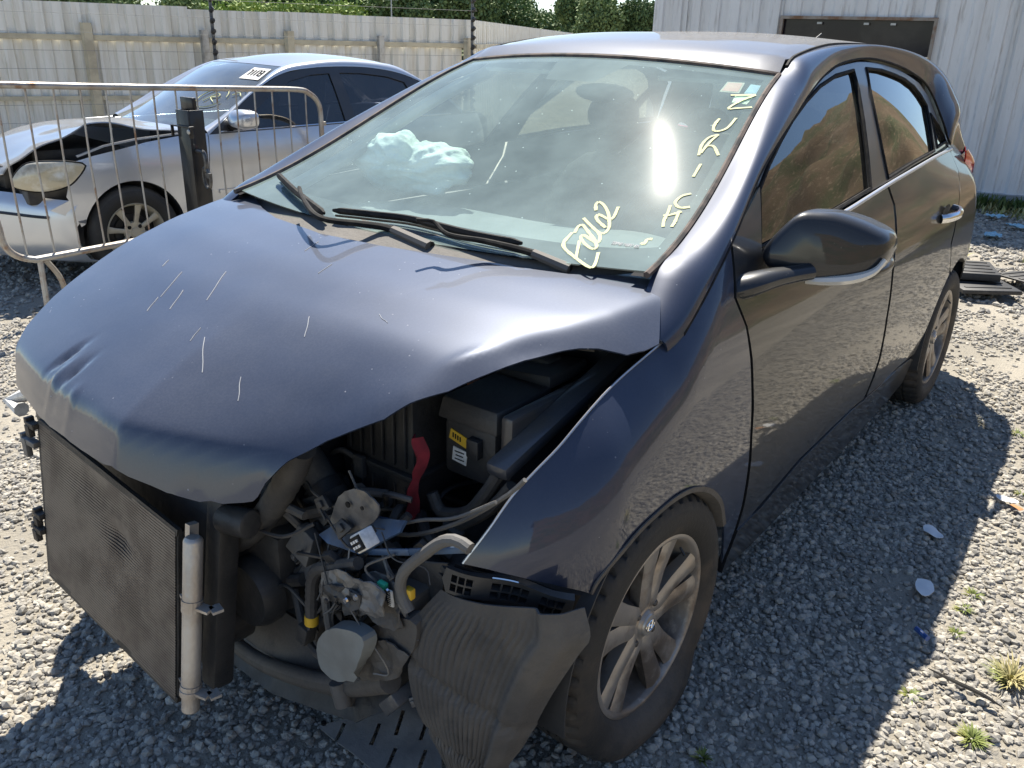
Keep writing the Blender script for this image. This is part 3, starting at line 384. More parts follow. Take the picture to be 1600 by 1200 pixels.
# ---------------------------------------------------------------- corrugated fence
m_sheet = mat('fence_sheet', (.78, .765, .71), .6, .0, col2=(.66, .63, .55), nscale=1.6, stretch=(5, 5, .4), col3=(.60, .56, .47), n3=4, bump=.03)
m_rail = mat('fence_rail', (.56, .50, .36), .6, col2=(.42, .37, .27), nscale=5, bump=.2)
m_dark = mat('dark_steel', (.10, .105, .11), .55, .4, col2=(.16, .16, .16), nscale=9)
m_black = mat('black_plastic', (.018, .019, .021), .5, col2=(.035, .035, .036), nscale=10, bump=.08, dust=.10)
F0_ = Vector((.35, -11.80, 0)); F1_ = Vector((-9.54, -7.73, 0)); F2_ = Vector((-31.8, -20.8, 0))
fence = empty('sheet_fence', (F0_.x, F0_.y, -.2), label='long off-white corrugated sheet metal fence on yellowish posts behind the silver sedan', cat='fence'); fence['world'] = 1
def fence_run(A, B, sheetw, first):
    d = (B - A).normalized(); nrm = Vector((-d.y, d.x, 0)); nrm = nrm if nrm.dot(Vector((1.4, 1.4, 0)) - A) > 0 else -nrm; L = (B - A).length; k = int(L / sheetw)
    for i in range(k):
        for lo, hi, off in ((-.22, 1.31, 0), (1.27, 1.68 + random.choice((0, 0, .012, .03)), .012)):
            if not first and lo > 0: continue
            if not first: hi = 1.68
            s0 = i * sheetw + (0 if lo < 0 else .17); V = []; per = .21; cols = []
            j = 0; u_ = 0
            prof = ((0, 0), (.07, 0), (.09, 1), (.19, 1))
            while u_ < sheetw + .03:
                for a, b_ in prof:
                    if u_ + a <= sheetw + .031: cols.append((u_ + a, b_ * .040))
                u_ += per
            jit = random.uniform(-.004, .004)
            for (c, hh) in cols:
                p = A + d * (s0 + c) + nrm * (hh - .05 + off + jit); V += [(p.x, p.y, lo), (p.x, p.y, hi)]
            mk('sheet', V, [(2 * q, 2 * q + 2, 2 * q + 3, 2 * q + 1) for q in range(len(cols) - 1)], m_sheet, fence, smooth=False)
    for zc in (1.31, .59, -.12) if first else (1.3,):
        MB().bar(A + nrm * .02 + Vector((0, 0, zc)), B + nrm * .02 + Vector((0, 0, zc)), .04, .06 if zc > 1 else .05).build('rail', m_rail, fence, smooth=False)
    return d, nrm
dF, nF = fence_run(F0_, F1_, 1.05, True); fence_run(F1_, F2_, 1.05, False)
posts = {120: 'y', 400: 'y', 648: 'y', 268: 'd', 519: 'd'}
for t, ztop, kind in ((-.8, 1.42, 'y'), (3.72, 1.48, 'y'), (5.13, 1.43, 'd'), (6.27, 1.45, 'y'), (7.62, 1.42, 'd'), (9.05, 1.42, 'y')):
    p = F0_ + dF * (t + 1.05 + .45) * 1.0 + nF * .06
    if kind == 'y': MB().box((p.x, p.y, (ztop - .25) / 2), (.11, .08, ztop + .25)).build('post', m_rail, fence, smooth=False)
    else: MB().box((p.x, p.y, (ztop - .25) / 2), (.10, .05, ztop + .25)).build('post', m_galv, fence, smooth=False)
# electric fence posts with insulators and wires
ef = empty('electric_fence', (F0_.x, F0_.y, -.2), label='thin dark posts with black insulators carrying fine wires in front of the sheet fence', cat='electric fence'); ef['world'] = 1
m_wire = mat('wire', (.28, .28, .27), .7, .2)
for t, h in ((6.72, 2.35), (10.55, 2.9)):
    p = F0_ + dF * t + nF * .20; q = MB().tube([(p.x, p.y, -.2), (p.x, p.y, h)], .022, 8).build('post', m_dark, ef)
    for k in range(17):
        z = .1 + k * .13
        MB().tube([(p.x, p.y, z), (p.x + nF.x * .05, p.y + nF.y * .05, z + .03), (p.x + nF.x * .09, p.y + nF.y * .09, z + .03)], [.028, .036, .02], 7).build('insulator', m_black, q, world=False)
for k in range(11):
    z = .1 + k * .21; a = F0_ + nF * .27; b_ = F1_ + nF * .27 - dF * .1
    MB().tube([(a.x, a.y, z), (b_.x, b_.y, z + .02)], .0022, 4).build('wire', m_wire, ef)
# ---------------------------------------------------------------- warehouse
m_wall = mat('painted_cladding', (.74, .74, .73), .55, .0, col2=(.64, .635, .62), nscale=2.5, stretch=(3, 3, .35), lo=.35, hi=.7, col3=(.52, .505, .485), n3=9, bump=.05, bscale=20)
m_plinth = mat('plinth', (.46, .48, .50), .8, col2=(.36, .38, .40), nscale=4, bump=.2)
m_win = mat('dark_window', (.012, .009, .016), .12, spec=.25, col2=(.03, .026, .03), nscale=3); m_rust = mat('rust_frame', (.30, .26, .22), .7, col2=(.19, .10, .05), nscale=9)
P1 = Vector((-8.379, .325, 0)); dW = Vector((.16993, -.98546, 0)); nW = Vector((.98546, .16993, 0))
wh = empty('warehouse', (P1.x, P1.y, 0), label='white ribbed metal warehouse wall with rust stains and one long dark window', cat='warehouse'); wh['world'] = 1
def wpt(s, z, o=0): p = P1 + dW * s + nW * o; return (p.x, p.y, z)
def clad(s0, s1, z0, z1):
    s = s0; V = []; per = .21; pr = ((0, 0), (.085, 0), (.10, 1), (.185, 1), (.20, 0)); cols = []
    k = math.floor(s0 / per)
    while k * per < s1 + per:
        for a, b_ in pr[:4]:
            q = k * per + a
            cols.append((min(max(q, s0), s1), b_ * .024))
        k += 1
    for c, h in cols: V += [wpt(c, z0, h - .024), wpt(c, z1, h - .024)]
    mk('cladding_panel', V, [(2 * q, 2 * q + 2, 2 * q + 3, 2 * q + 1)[::-1] for q in range(len(cols) - 1)], m_wall, wh, smooth=False)
WX0, WX1, WZ0, WZ1 = 1.12, 2.58, 1.02, 1.715
s = -.6
while s < 3.92:
    s1 = min(s + 1.05, 3.924)
    segs = [(.13, 3.4)]
    if s1 > WX0 and s < WX1: segs = None
    if segs: clad(s, s1, .13, 3.4)
    s += 1.05
a0 = -.6 + 1.05 * math.floor((WX0 + .6) / 1.05); a1 = min(3.924, -.6 + 1.05 * (math.floor((WX1 + .6) / 1.05) + 1))
clad(a0, WX0, .13, 3.4); clad(WX1, a1, .13, 3.4); clad(WX0, WX1, .13, WZ0); clad(WX0, WX1, WZ1, 3.4)
b = MB(); b.bar(wpt(-.6, .065, .0), wpt(3.924, .065, .0), .03, .13); b.build('plinth', m_plinth, wh, smooth=False)
b = MB(); b.bar(wpt(-.6, .135, .0), wpt(3.924, .135, .0), .05, .012); b.build('ledge', m_plinth, wh, smooth=False)
b = MB(); b.bar(wpt(3.95, -.2, -.03), wpt(3.95, 3.45, -.03), .06, .06, up=nW); b.build('corner_post', m_wall, wh, smooth=False)
mk('side_wall', [wpt(3.95, -.2, -.05), wpt(3.95, 3.4, -.05), wpt(3.95, 3.4, -6), wpt(3.95, -.2, -6)], [(0, 1, 2, 3)], m_wall, wh, smooth=False)
mk('roof', [wpt(3.99, 3.4, .1), wpt(3.99, 3.6, -6), wpt(-.66, 3.6, -6), wpt(-.66, 3.4, .1)], [(0, 1, 2, 3)], m_wall, wh, smooth=False, thick=.05)
fr = MB(); 
for a, c in (((WX0, WZ0), (WX1, WZ0)), ((WX0, WZ1), (WX1, WZ1))): fr.bar(wpt(a[0] - .015, a[1], .0), wpt(c[0] + .015, c[1], .0), .06, .03)
for sx in (WX0, WX1): fr.bar(wpt(sx, WZ0 + .016, .0), wpt(sx, WZ1 - .016, .0), .03, .06, up=nW)
win = fr.build('window', m_rust, wh, smooth=False)
mk('pane', [wpt(WX0, WZ0, -.06), wpt(WX1, WZ0, -.06), wpt(WX1, WZ1, -.06), wpt(WX0, WZ1, -.06)], [(0, 1, 2, 3)], m_win, win, smooth=False, world=False)
for sx in (1.75, 2.2, 1.5):
    MB().box(wpt(sx, WZ1 - .05, .0), (.01, .05, .02)).build('hook', m_galv, win, smooth=False, world=False)
# ================================================================ the grey hatchback
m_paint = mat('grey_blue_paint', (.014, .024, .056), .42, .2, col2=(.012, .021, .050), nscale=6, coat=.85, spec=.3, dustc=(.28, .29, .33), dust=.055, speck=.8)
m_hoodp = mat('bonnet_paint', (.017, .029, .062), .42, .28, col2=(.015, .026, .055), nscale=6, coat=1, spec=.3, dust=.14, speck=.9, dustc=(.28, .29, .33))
m_side = mat('shaded_side_paint', (.012, .014, .018), .4, .1, coat=.7, spec=.3, dust=.05, speck=.12)  # body paint again, darkened and less blue for the shaded flanks
m_dpaint = mat('inner_paint', (.03, .038, .055), .4, .3, col2=(.06, .055, .05), nscale=9, coat=.3, dust=.15)
m_trim = mat('seal_rubber', (.012, .012, .013), .75, spec=.15, col2=(.03, .028, .025), nscale=30)
m_frame = mat('door_frame_film', (.022, .024, .028), .3, .1, coat=.5, dust=.12)
m_chrome = mat('chrome', (.75, .76, .78), .12, 1, bump=.02)
m_ws = glass('windscreen_glass', (.80, .93, .905), dust=.19, gloss=.8, halo=.00045, dcol=(.62, .80, .78))
m_sg = glass('side_glass', (.24, .25, .22), dust=.012, gloss=1.5, dcol=(.4, .38, .33))
m_int = mat('cabin_plastic', (.10, .105, .11), .7, col2=(.14, .14, .145), nscale=6, bump=.1, bscale=300)
m_seat = mat('seat_fabric', (.045, .047, .055), .9, col2=(.07, .07, .08), nscale=40, bump=.3, bscale=300)
m_eng = mat('grimy_black_plastic', (.016, .017, .020), .5, col2=(.04, .039, .038), nscale=7, bump=.25, bscale=40, dust=.09)
m_brown = mat('dusty_plastic', (.060, .055, .050), .75, col2=(.095, .085, .075), nscale=5, col3=(.035, .035, .037), n3=14, bump=.35, bscale=70, dust=.3)
m_metal = mat('bare_sheet_metal', (.16, .165, .17), .5, .5, col2=(.09, .09, .095), nscale=9, col3=(.22, .20, .17), n3=20, bump=.2, dust=.25)
m_alu = mat('aluminium', (.50, .47, .43), .45, .6, col2=(.36, .31, .26), nscale=7, bump=.25, bscale=50, dust=.2)
m_fin = mat('condenser_fins', (.085, .078, .070), .55, .5, col2=(.05, .046, .042), nscale=9, bump=.5, bscale=260)
m_rim = mat('dirty_alloy', (.36, .33, .295), .36, .5, col2=(.16, .13, .105), nscale=7, lo=.45, hi=.62, col3=(.40, .33, .26), n3=16, bump=.1, dust=.1)
m_tyre = mat('tyre_rubber', (.016, .0155, .015), .75, col2=(.075, .058, .042), nscale=5, lo=.45, hi=.7, bump=.2, bscale=120, dust=.10)
m_hose = mat('rubber_hose', (.022, .022, .025), .6, col2=(.05, .048, .045), nscale=18, dust=.25, bump=.2)
m_gpipe = mat('grey_conduit', (.10, .098, .095), .7, col2=(.09, .085, .08), nscale=15, bump=.3, dust=.2)
m_yel = mat('yellow_plastic', (.65, .40, .03), .5); m_red = mat('red_cloth', (.25, .018, .03), .8, col2=(.15, .012, .02), nscale=20)
m_white = mat('white_label', (.75, .74, .71), .6, col2=(.55, .55, .53), nscale=60); m_blue = mat('blue_steel', (.05, .11, .22), .45, .3, col2=(.07, .09, .12), nscale=14, dust=.2)
m_green = mat('green_cap', (.05, .55, .33), .5); m_bag = mat('airbag_cloth', (.86, .90, .84), .85, col2=(.62, .68, .60), nscale=9, bump=.5, bscale=200)
m_redl = mat('tail_lens', (.55, .012, .015), .1, coat=1); m_lens = mat('clear_lens', (.62, .60, .55), .12, .2, coat=1)
m_chalk = mat('yellow_marker', (.58, .59, .33), .8); m_frit = mat('frit_band', (.008, .008, .011), .7, spec=.1)
HX = [-.3, .05, .2, .35, .5, .58, .64, .672, .69, .712, .80]; HZ = [1.03, .99, .963, .92, .858, .818, .783, .758, .725, .655, .35]
PXn = np.linspace(-.3, .8, 1101); PZn = np.interp(PXn, [-.3, .05, .2, .35, .5, .62, .72, .9], [1.03, .99, .963, .92, .858, .796, .728, .58]); _p = np.pad(PZn, 40, mode='reflect', reflect_type='odd'); PZn = np.convolve(_p, np.ones(81) / 81, 'valid')
_f = .755 - (PXn - .676) * 3.0; _d = _f - PZn; PZn = .5 * (PZn + _f - np.sqrt(_d * _d + .012 ** 2)); PZn = np.maximum(PZn, .3)
CY = [.20, .28, .347, .424, .494, .535, .56, .616, .678, .72, .76]; CX = [.62, .56, .518, .466, .409, .321, .262, .164, .047, -.08, -.3]
def creased(x, y):
    best = 9; sg = 1
    for i in range(len(CY) - 1):
        ax, ay, bx_, by = CX[i], CY[i], CX[i + 1], CY[i + 1]; dx, dy = bx_ - ax, by - ay
        t = min(1, max(0, ((x - ax) * dx + (y - ay) * dy) / (dx * dx + dy * dy))); d = math.hypot(x - ax - t * dx, y - ay - t * dy)
        if d < best: best = d; sg = dx * (y - ay) - dy * (x - ax)
    return best if sg < 0 else -best
def H0(x, y):
    asym = .30 * max(0, y) * sst(.3, .6, x) * (1 - sst(.35, .6, y))
    z = float(np.interp(x + .2 * y * y + asym, PXn, PZn)); d = creased(x, y)
    if y > .12:
        w_ = .02; z -= .55 * sst(.12, .34, y) * ((.5 * (d + math.sqrt(d * d + w_ * w_)) if d > -.3 else 0) - .5 * (-.3 + math.sqrt(.09 + w_ * w_)))
    return z
def gsn(x, y, cx, cy, sx, sy, a=0):
    ca, sa = math.cos(a), math.sin(a); u_, v_ = (x - cx) * ca + (y - cy) * sa, -(x - cx) * sa + (y - cy) * ca
    return math.exp(-(u_ / sx) ** 2 - (v_ / sy) ** 2)
def H(x, y):
    z = H0(x, y)
    z -= .012 * gsn(x, y, .60, -.335, .035, .009, -.35) + .009 * gsn(x, y, .625, -.26, .035, .009, -.25)      # gouges by the nose
    z += .006 * gsn(x, y, .64, -.298, .04, .008, -.2) - .006 * gsn(x, y, .675, -.14, .012, .05)
    z += .005 * gsn(x, y, .67, -.20, .02, .012)
    z += .004 * gsn(x, y, .30, .525, .05, .015, -.5) - .006 * gsn(x, y, .22, .60, .06, .025, -.6)                # buckle over the battery
    z += .0012 * nz(x, y, 0, 1.6) + .0004 * nz(x, y, 3, 7)
    return z
def S(x, z):
    w_ = .838 - (.010 * ((x + 1.3) / 1.3) ** 2 if x > -1.3 else .030 * ((x + 1.3) / 1.5) ** 2)
    if x < -2.7: t = -2.7 - x; w_ -= .9 * t * t + (0 if t < .28 else 9 * (t - .28) ** 2)
    if x > .2: w_ -= 2.4 * (x - .2) ** 2
    g = float(np.interp(z, ZS, GS))
    if z > .93 and x < -1.4: g -= .045 * ((-1.4 - x) / 1.3) ** 2 * min(1, (z - .93) / .15)
    zt = float(np.interp(x, [-.5, -.3, 0, .2, .4, .5, .6], [1.6, 1.2, .95, .86, .72, .66, .6])); d = z - (zt - .16)
    if d > 0: g -= 3.6 * d * d
    return w_ + g
ZS = np.linspace(.05, 1.5, 291); _g = np.interp(ZS, [.05, .20, .30, .42, .55, .66, .76, .86, .93, 1.0, 1.1, 1.2, 1.3, 1.40, 1.5], [-.075, -.058, -.036, -.012, -.003, 0, -.004, -.016, -.034, -.063, -.110, -.160, -.215, -.278, -.36])
_k = 13; _gp = np.pad(_g, _k, mode='reflect', reflect_type='odd'); GS = np.convolve(_gp, np.ones(2 * _k + 1) / (2 * _k + 1), 'valid')
car = empty('hatchback', (-1.25, 0, 0), label='dark grey hatchback with its front smashed open and radiator exposed', cat='car'); car['world'] = 1
def side_panel(name, P, m, off=0, sp=.035, thick=.006, holes=(), parent=None, dense=True, lab=None, sy=True, Sf=None):
    Sf = Sf or S; V, Fc = cdt(P, holes, sp, lambda a, b: (a, Sf(a, b) + off, b), flip=True, dense=dense)
    o = mk(name, V, Fc, m, parent or car, thick=thick, world=parent is None or parent is car)
    if lab: o['label'] = lab
    if sy:
        q = o.copy(); COL.objects.link(q); q.parent = o.parent; q.scale.y = -1; q.location.y = 0
        if 'label' in q: del q['label']
    return o
XZ = lambda k: [(p[0], p[2]) for p in D[k]]
# --- bonnet
ho = [(p[0], p[1]) for p in D['hood_outline']] + [(.645, -.515), (.61, -.57), (.56, -.615), (.47, -.655), (.32, -.685), (.15, -.70), (-.02, -.72), (-.14, -.735)]
V, Fc = cdt(ho, sp=.011, lift=lambda a, b: (a, b, H(a, b)))
hood = mk('bonnet', V, Fc, m_hoodp, car, thick=.004); hood['label'] = 'crumpled bonnet, creased and lifted off the wing'
# inner stiffener below the bonnet
V, Fc = cdt([(p[0] * .95 + .01, p[1] * .93) for p in ho], sp=.04, lift=lambda a, b: (a, b, H0(a, b) - .03)); mk('bonnet_liner', V, Fc, m_eng, car)
# scratches on the bonnet paint
m_scr = mat('scratch_primer', (.42, .43, .45), .8)
for (x, y, a, l) in ((.36, -.30, .5, .10), (.40, -.22, .55, .07), (.43, -.27, .5, .05), (.33, -.17, .6, .12), (.47, -.05, .4, .04), (.50, .02, .9, .10), (.36, .17, .7, .06), (.18, .02, .2, .05), (.10, -.12, .3, .06), (.28, .30, 1.2, .04), (.30, -.42, .5, .03), (.52, .16, .8, .05)):
    P_ = [(x + math.cos(a) * l * t + .0012 * math.sin(7 * t + x * 30), y + math.sin(a) * l * t, 0) for t in np.linspace(-.5, .5, 9)]; P_ = [(p[0], p[1], H(p[0], p[1]) + .0008) for p in P_]
    MB().tube(P_, .0007, 4).build('scratch', m_scr, hood, world=False)
# --- wings, doors, quarter
arcR = [(-2.5 + .362 * math.cos(a), .30 + .345 * math.sin(a)) for a in np.linspace(math.radians(8), math.radians(172), 26)]
side_panel('wing', XZ('fender')[:-1] + [(p[0], p[2]) for p in D['arch_f'][1:12][::-1]], m_paint, sp=.022, lab='left front wing, with a modelled highlight along its crown edge')
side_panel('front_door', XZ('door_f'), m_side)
dr = XZ('door_r'); k0 = [i for i, p in enumerate(dr) if p[0] < -1.78 and p[1] < .5][0]
dr2 = [p for p in dr if not (p[0] < -1.9 and p[1] < .72)]
ia = [i for i, p in enumerate(dr2) if p[0] < -1.7][0]
arc_d = [(-2.5 + .375 * math.cos(a), .30 + .358 * math.sin(a)) for a in np.linspace(math.radians(2), math.radians(62), 12)]
ins = [i for i, p in enumerate(dr2) if p[0] < -1.7 and p[1] < .5]
ins = max(ins) + 1
dr2 = dr2[:ins] + [(-2.02, .345), (-2.11, .33)] + arc_d[1:] + dr2[ins:]
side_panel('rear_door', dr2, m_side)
q = [(-2.523, 1.09), (-2.60, 1.10), (-2.70, 1.085), (-2.80, 1.03), (-2.86, .955), (-2.93, .925), (-3.02, .905), (-3.09, .88), (-3.10, .70), (-3.10, .50), (-3.08, .36), (-3.0, .27), (-2.87, .25)] + arcR[::-1][:-9] 
q += [(-2.32, .640), (-2.245, .745), (-2.30, .835), (-2.372, .92), (-2.505, 1.0)]
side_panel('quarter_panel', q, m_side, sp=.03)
sill = [(-.415, .33), (-.55, .335), (-.784, .383), (-1.219, .39), (-1.6, .365), (-1.81, .362), (-2.03, .335), (-2.125, .30), (-2.12, .20), (-1.9, .19), (-1.2, .185), (-.6, .185), (-.42, .19)]
side_panel('sill', sill, m_side, off=.004, thick=.02, sp=.05)
# window frames, panes, bright strip
def outl(k, n=2): return smooth_poly(XZ(k), n)
gf, gr, gq = XZ('glass_f'), XZ('glass_r'), XZ('glass_q')
side_panel('window_frame', XZ('ring'), m_frame, off=-.006, thick=.01, holes=[gf, gr, gq], sp=.03)
for g_, nm in ((gf, 'front_window'), (gr, 'rear_window_pane'), (gq, 'quarter_window')):
    c = np.mean(g_, 0); side_panel('side_window', [tuple(c + (np.array(p) - c) * 1.015) for p in g_], m_sg, off=-.014, thick=0, sp=.08)
for g_ in (gf, gr, gq):
    P_ = [Vector((p[0], S(p[0], p[1]) - .006, p[1])) for p in g_]; o = MB().tube(P_, .006, 6, closed=True).build('window_seal', m_trim, car); dup(o, sy=-1, parent=car).location.y = 0
P_ = cr([(p[0], S(p[0], p[2]) + .006, p[2] - .004) for p in D['chrome']], 6); o = MB().tube(P_, .0065, 8, flat=.9).build('chrome_strip', mat('bright_strip', (.72, .74, .78), .30, .75), car); dup(o, parent=car, sy=-1).location.y = 0
P_ = [(p[0], S(p[0], p[2]) + .002, p[2]) for p in D['seal'][1:]]; P_[0] = P_[0]; o = MB().tube(cr(P_, 4), .0042, 6).build('door_seal', m_trim, car); dup(o, parent=car, sy=-1).location.y = 0
# door handle
hb = MB(); hx, hz = -2.10, .885
P_ = cr([(hx + .10, S(hx + .1, hz) + .004, hz - .004), (hx + .075, S(hx, hz) + .028, hz), (hx, S(hx, hz) + .042, hz + .003), (hx - .075, S(hx, hz) + .030, hz + .006), (hx - .10, S(hx - .1, hz) + .004, hz + .008)], 5)
h_ = hb.tube(P_, .0125, 10, flat=1.3).build('door_handle', m_chrome, car); dup(h_, parent=car, sy=-1).location.y = 0
h2 = MB().tube([(v.x + .95, v.y + .012, v.z - .02) for v in P_], .0125, 10, flat=1.3).build('door_handle', m_side, car)
hx2 = hx + .02; MB().add(*(lambda n=24: ([(hx2 + .06 * math.cos(a), S(hx2, hz) + .003, hz + .012 + .026 * math.sin(a)) for a in np.linspace(0, 2 * math.pi, n, endpoint=False)], [tuple(range(n))]))()).build('handle_recess', m_trim, car, smooth=False)
# --- cant rail: wing corner, windscreen pillar, roof edge, rear pillar
seal = arc_sample(cr([(p[0], S(p[0], p[2]) + .004, p[2]) for p in D['seal']] + [(-2.66, S(-2.66, 1.085) + .003, 1.07), (-2.80, S(-2.8, 1.03) + .002, 1.03)], 6), 110)
WE0 = lambda s: Vector([((q_[0] * s + q_[1]) * s + q_[2]) * s + q_[3] for q_ in D['pf']])
inn = [WE0(k / 12) for k in range(13)] + [Vector((-1.03, .533, 1.393))] + [Vector(p) for p in D['ditch']] + [Vector(p) for p in ((-1.9, .502, 1.452), (-2.25, .50, 1.435), (-2.55, .495, 1.405), (-2.74, .50, 1.36), (-2.86, .53, 1.25), (-2.93, .58, 1.10), (-2.98, .62, 1.00))]
inn = [Vector((.03, .70, .93)), Vector((-.06, .68, .985))] + inn
inn = arc_sample(cr(inn, 6), 110)
rows = []
for a, b_ in zip(seal, inn):
    L_ = (b_ - a).length; f1 = Vector((0, -.12, 1)) * L_ * .42; f2 = Vector((0, 1, .12)) * L_ * .42
    rows.append([bez(a, a + f1, b_ + f2, b_, t) for t in np.linspace(0, 1, 13)])
V, Fc = grid(rows); o = mk('pillar_and_roof_rail', V, [f[::-1] for f in Fc], m_paint, car, thick=.006); dup(o, parent=car, sy=-1).location.y = 0
# --- windscreen
A_ = [Vector(p) for p in D['a_in']]
def WE(s): return Vector([((q_[0] * s + q_[1]) * s + q_[2]) * s + q_[3] for q_ in D['pf']])
def W(s, t, o=0):
    e = WE(s); m_ = Vector((e.x, -e.y, e.z)); b_ = Vector((.07, 0, -.015)) * (1 - s) + Vector((.06, 0, .03)) * s
    p = e * t + m_ * (1 - t) + b_ * (1 - (2 * t - 1) ** 2)
    if o: p = p + Vector((.42, .115 * (2 * t - 1) / .8, .90)).normalized() * o
    return p
V, Fc = grid([[W(s, t) for t in np.linspace(0, 1, 49)] for s in np.linspace(-.03, 1, 31)]); ws = mk('windscreen', V, Fc, m_ws, car); ws['label'] = 'dusty greenish windscreen with yellow marker writing'
# frit band and seal round the screen
def band(s0, s1, t0, t1, fn=None):
    V, Fc = grid([[W(s, t, -.0035) for t in np.linspace(t0, t1, 41)] for s in np.linspace(s0, s1, 6)]); return V, Fc
b = MB()
b.add(*grid([[W(-.03 + (f(t) + .03) * q_, t, -.0035) for t in np.linspace(.0, 1, 61)] for q_ in np.linspace(0, 1, 6) for f in [lambda t: .050 + .06 * (2 * t - 1) ** 8 + .02 * (1 - (2 * t - 1) ** 2)]]))
b.add(*band(.955, 1.0, 0, 1))
for (a, c) in ((0, .02), (.975, 1)): b.add(*grid([[W(s, a + (c - a) * q_, -.0036) for q_ in np.linspace(0, 1, 4)] for s in np.linspace(-.05, .96, 30)]))
for i in range(24):   # sensor patch at the top centre
    pass
b.add(*grid([[W(.955 - .13 * q_, .5 + (t - .5) * (1 - .35 * q_), -.0036) for t in np.linspace(.385, .615, 12)] for q_ in np.linspace(0, 1, 5)]))
b.build('frit_band', m_frit, ws, world=False)
P_ = [W(s, 0, .001) for s in np.linspace(-.05, 1, 20)] + [W(1, t, .001) for t in np.linspace(0.03, .97, 24)] + [W(s, 1, .001) for s in np.linspace(1, -.05, 20)]
MB().tube(P_, .0075, 6).build('screen_seal', mat('dusty_seal', (.12, .09, .075), .8, col2=(.03, .03, .03), nscale=20), car)
# writing with a yellow marker
for st in D['strokes']:
    b = MB()
    C_ = arc_sample(cr([W(s, t, .0015) for s, t in st], 6), max(6, 5 * len(st)))
    wd = [.0045 * (.75 + .5 * abs(nz(i * .4, len(st), 2))) for i in range(len(C_))]
    for i in range(len(C_) - 1):
        d = (C_[i + 1] - C_[i]); nn_ = Vector((.42, 0, .9)); sd_ = d.cross(nn_).normalized()
        b.add([C_[i] - sd_ * wd[i], C_[i] + sd_ * wd[i], C_[i + 1] + sd_ * wd[i + 1], C_[i + 1] - sd_ * wd[i + 1]], [(0, 1, 2, 3)])
    b.build('marker_stroke', m_chalk, ws, smooth=False, world=False)
m_sr = mat('sticker_red', (.42, .09, .05), .6, col2=(.48, .17, .09), nscale=40); m_sb = mat('sticker_blue', (.01, .16, .36), .5, col2=(.02, .22, .42), nscale=60); m_sy = mat('sticker_yellow', (.60, .68, .42), .6)
def sticker(key, m, border=None):
    P_ = [W(s, t, -.0022) for s, t in D['stick'][key]]; o = mk('sticker', P_, [(0, 1, 2, 3)], border or m, ws, smooth=False, world=False)
    c = sum(P_, Vector()) / 4; mk('print', [c + (p - c) * .82 + Vector((.42, 0, .9)) * .0006 for p in P_], [(0, 1, 2, 3)], m, o, smooth=False, world=False)
sticker('red', m_sr, mat('sticker_cream', (.40, .34, .25), .7)); sticker('blue', m_sb, mat('sticker_pale', (.28, .44, .52), .7)); sticker('yellow', m_sy)
# etched chassis number, small strokes
seg = {'9': 'abcdfg', 'B': 'abcdefg', 'R': 'abefg', 'H': 'bcefg', '1': 'bc', '4': 'bcfg', 'D': 'bcdeg', 'P': 'abefg', '2': 'abdeg', '5': 'acdfg', '8': 'abcdefg', '0': 'abcdef'}
sg = {'a': ((0, 1), (1, 1)), 'b': ((1, 1), (1, .5)), 'c': ((1, .5), (1, 0)), 'd': ((0, 0), (1, 0)), 'e': ((0, .5), (0, 0)), 'f': ((0, 1), (0, .5)), 'g': ((0, .5), (1, .5))}
b = MB(); (s0, t0), (s1, t1) = D['etch']
for i, ch in enumerate('9BRHB14BR2185'):
    for q_ in seg[ch]:
        (ax, ay), (bx_, by) = sg[q_]; f = lambda u_, v_: W(s0 + (s1 - s0) * (i + u_ * .6) / 13 + .012 * v_, t0 + (t1 - t0) * (i + u_ * .6) / 13, .001)
        b.tube([f(ax, ay), f(bx_, by)], .0008, 4)
b.build('etched_number', m_white, ws, world=False)
# --- roof
rr = []
for a in np.linspace(0, 1, 40):
    x = -.99 - a * 1.80
    ws0 = W(1, .5)
    zc = float(np.interp(x, [-2.79, -2.6, -2.2, -1.7, -1.3, -1.1, -.99], [1.375, 1.42, 1.462, 1.480, 1.470, 1.440, 1.405])); ye, ze = float(np.interp(-x, [-q_.x for q_ in inn[40:]], [q_.y for q_ in inn[40:]])), float(np.interp(-x, [-q_.x for q_ in inn[40:]], [q_.z for q_ in inn[40:]]))
    ze = min(ze, zc - .008); row = []
    for t in np.linspace(-1, 1, 33):
        bow = .06 * (1 - t * t) * (1 - sst(0, .25, a)); row.append(Vector((x + bow, t * (ye - .001), ze + (zc - ze) * (1 - abs(t) ** 2.4) + (.006 if abs(t) < .95 else 0))))
    if a == 0: row = [W(1, float(t) * .5 + .5, .004) for t in np.linspace(-1, 1, 33)]
    rr.append(row)
V, Fc = grid(rr); mk('roof', V, Fc, mat('roof_paint', (.030, .038, .060), .38, .3, coat=1, dust=.36), car, thick=.008)
P_ = [Vector((p.x, p.y + .001, p.z + .001)) for p in inn if p.x < -1.0 and p.x > -2.72]; o = MB().tube(P_, .006, 6).build('roof_ditch', m_trim, car); dup(o, parent=car, sy=-1).location.y = 0
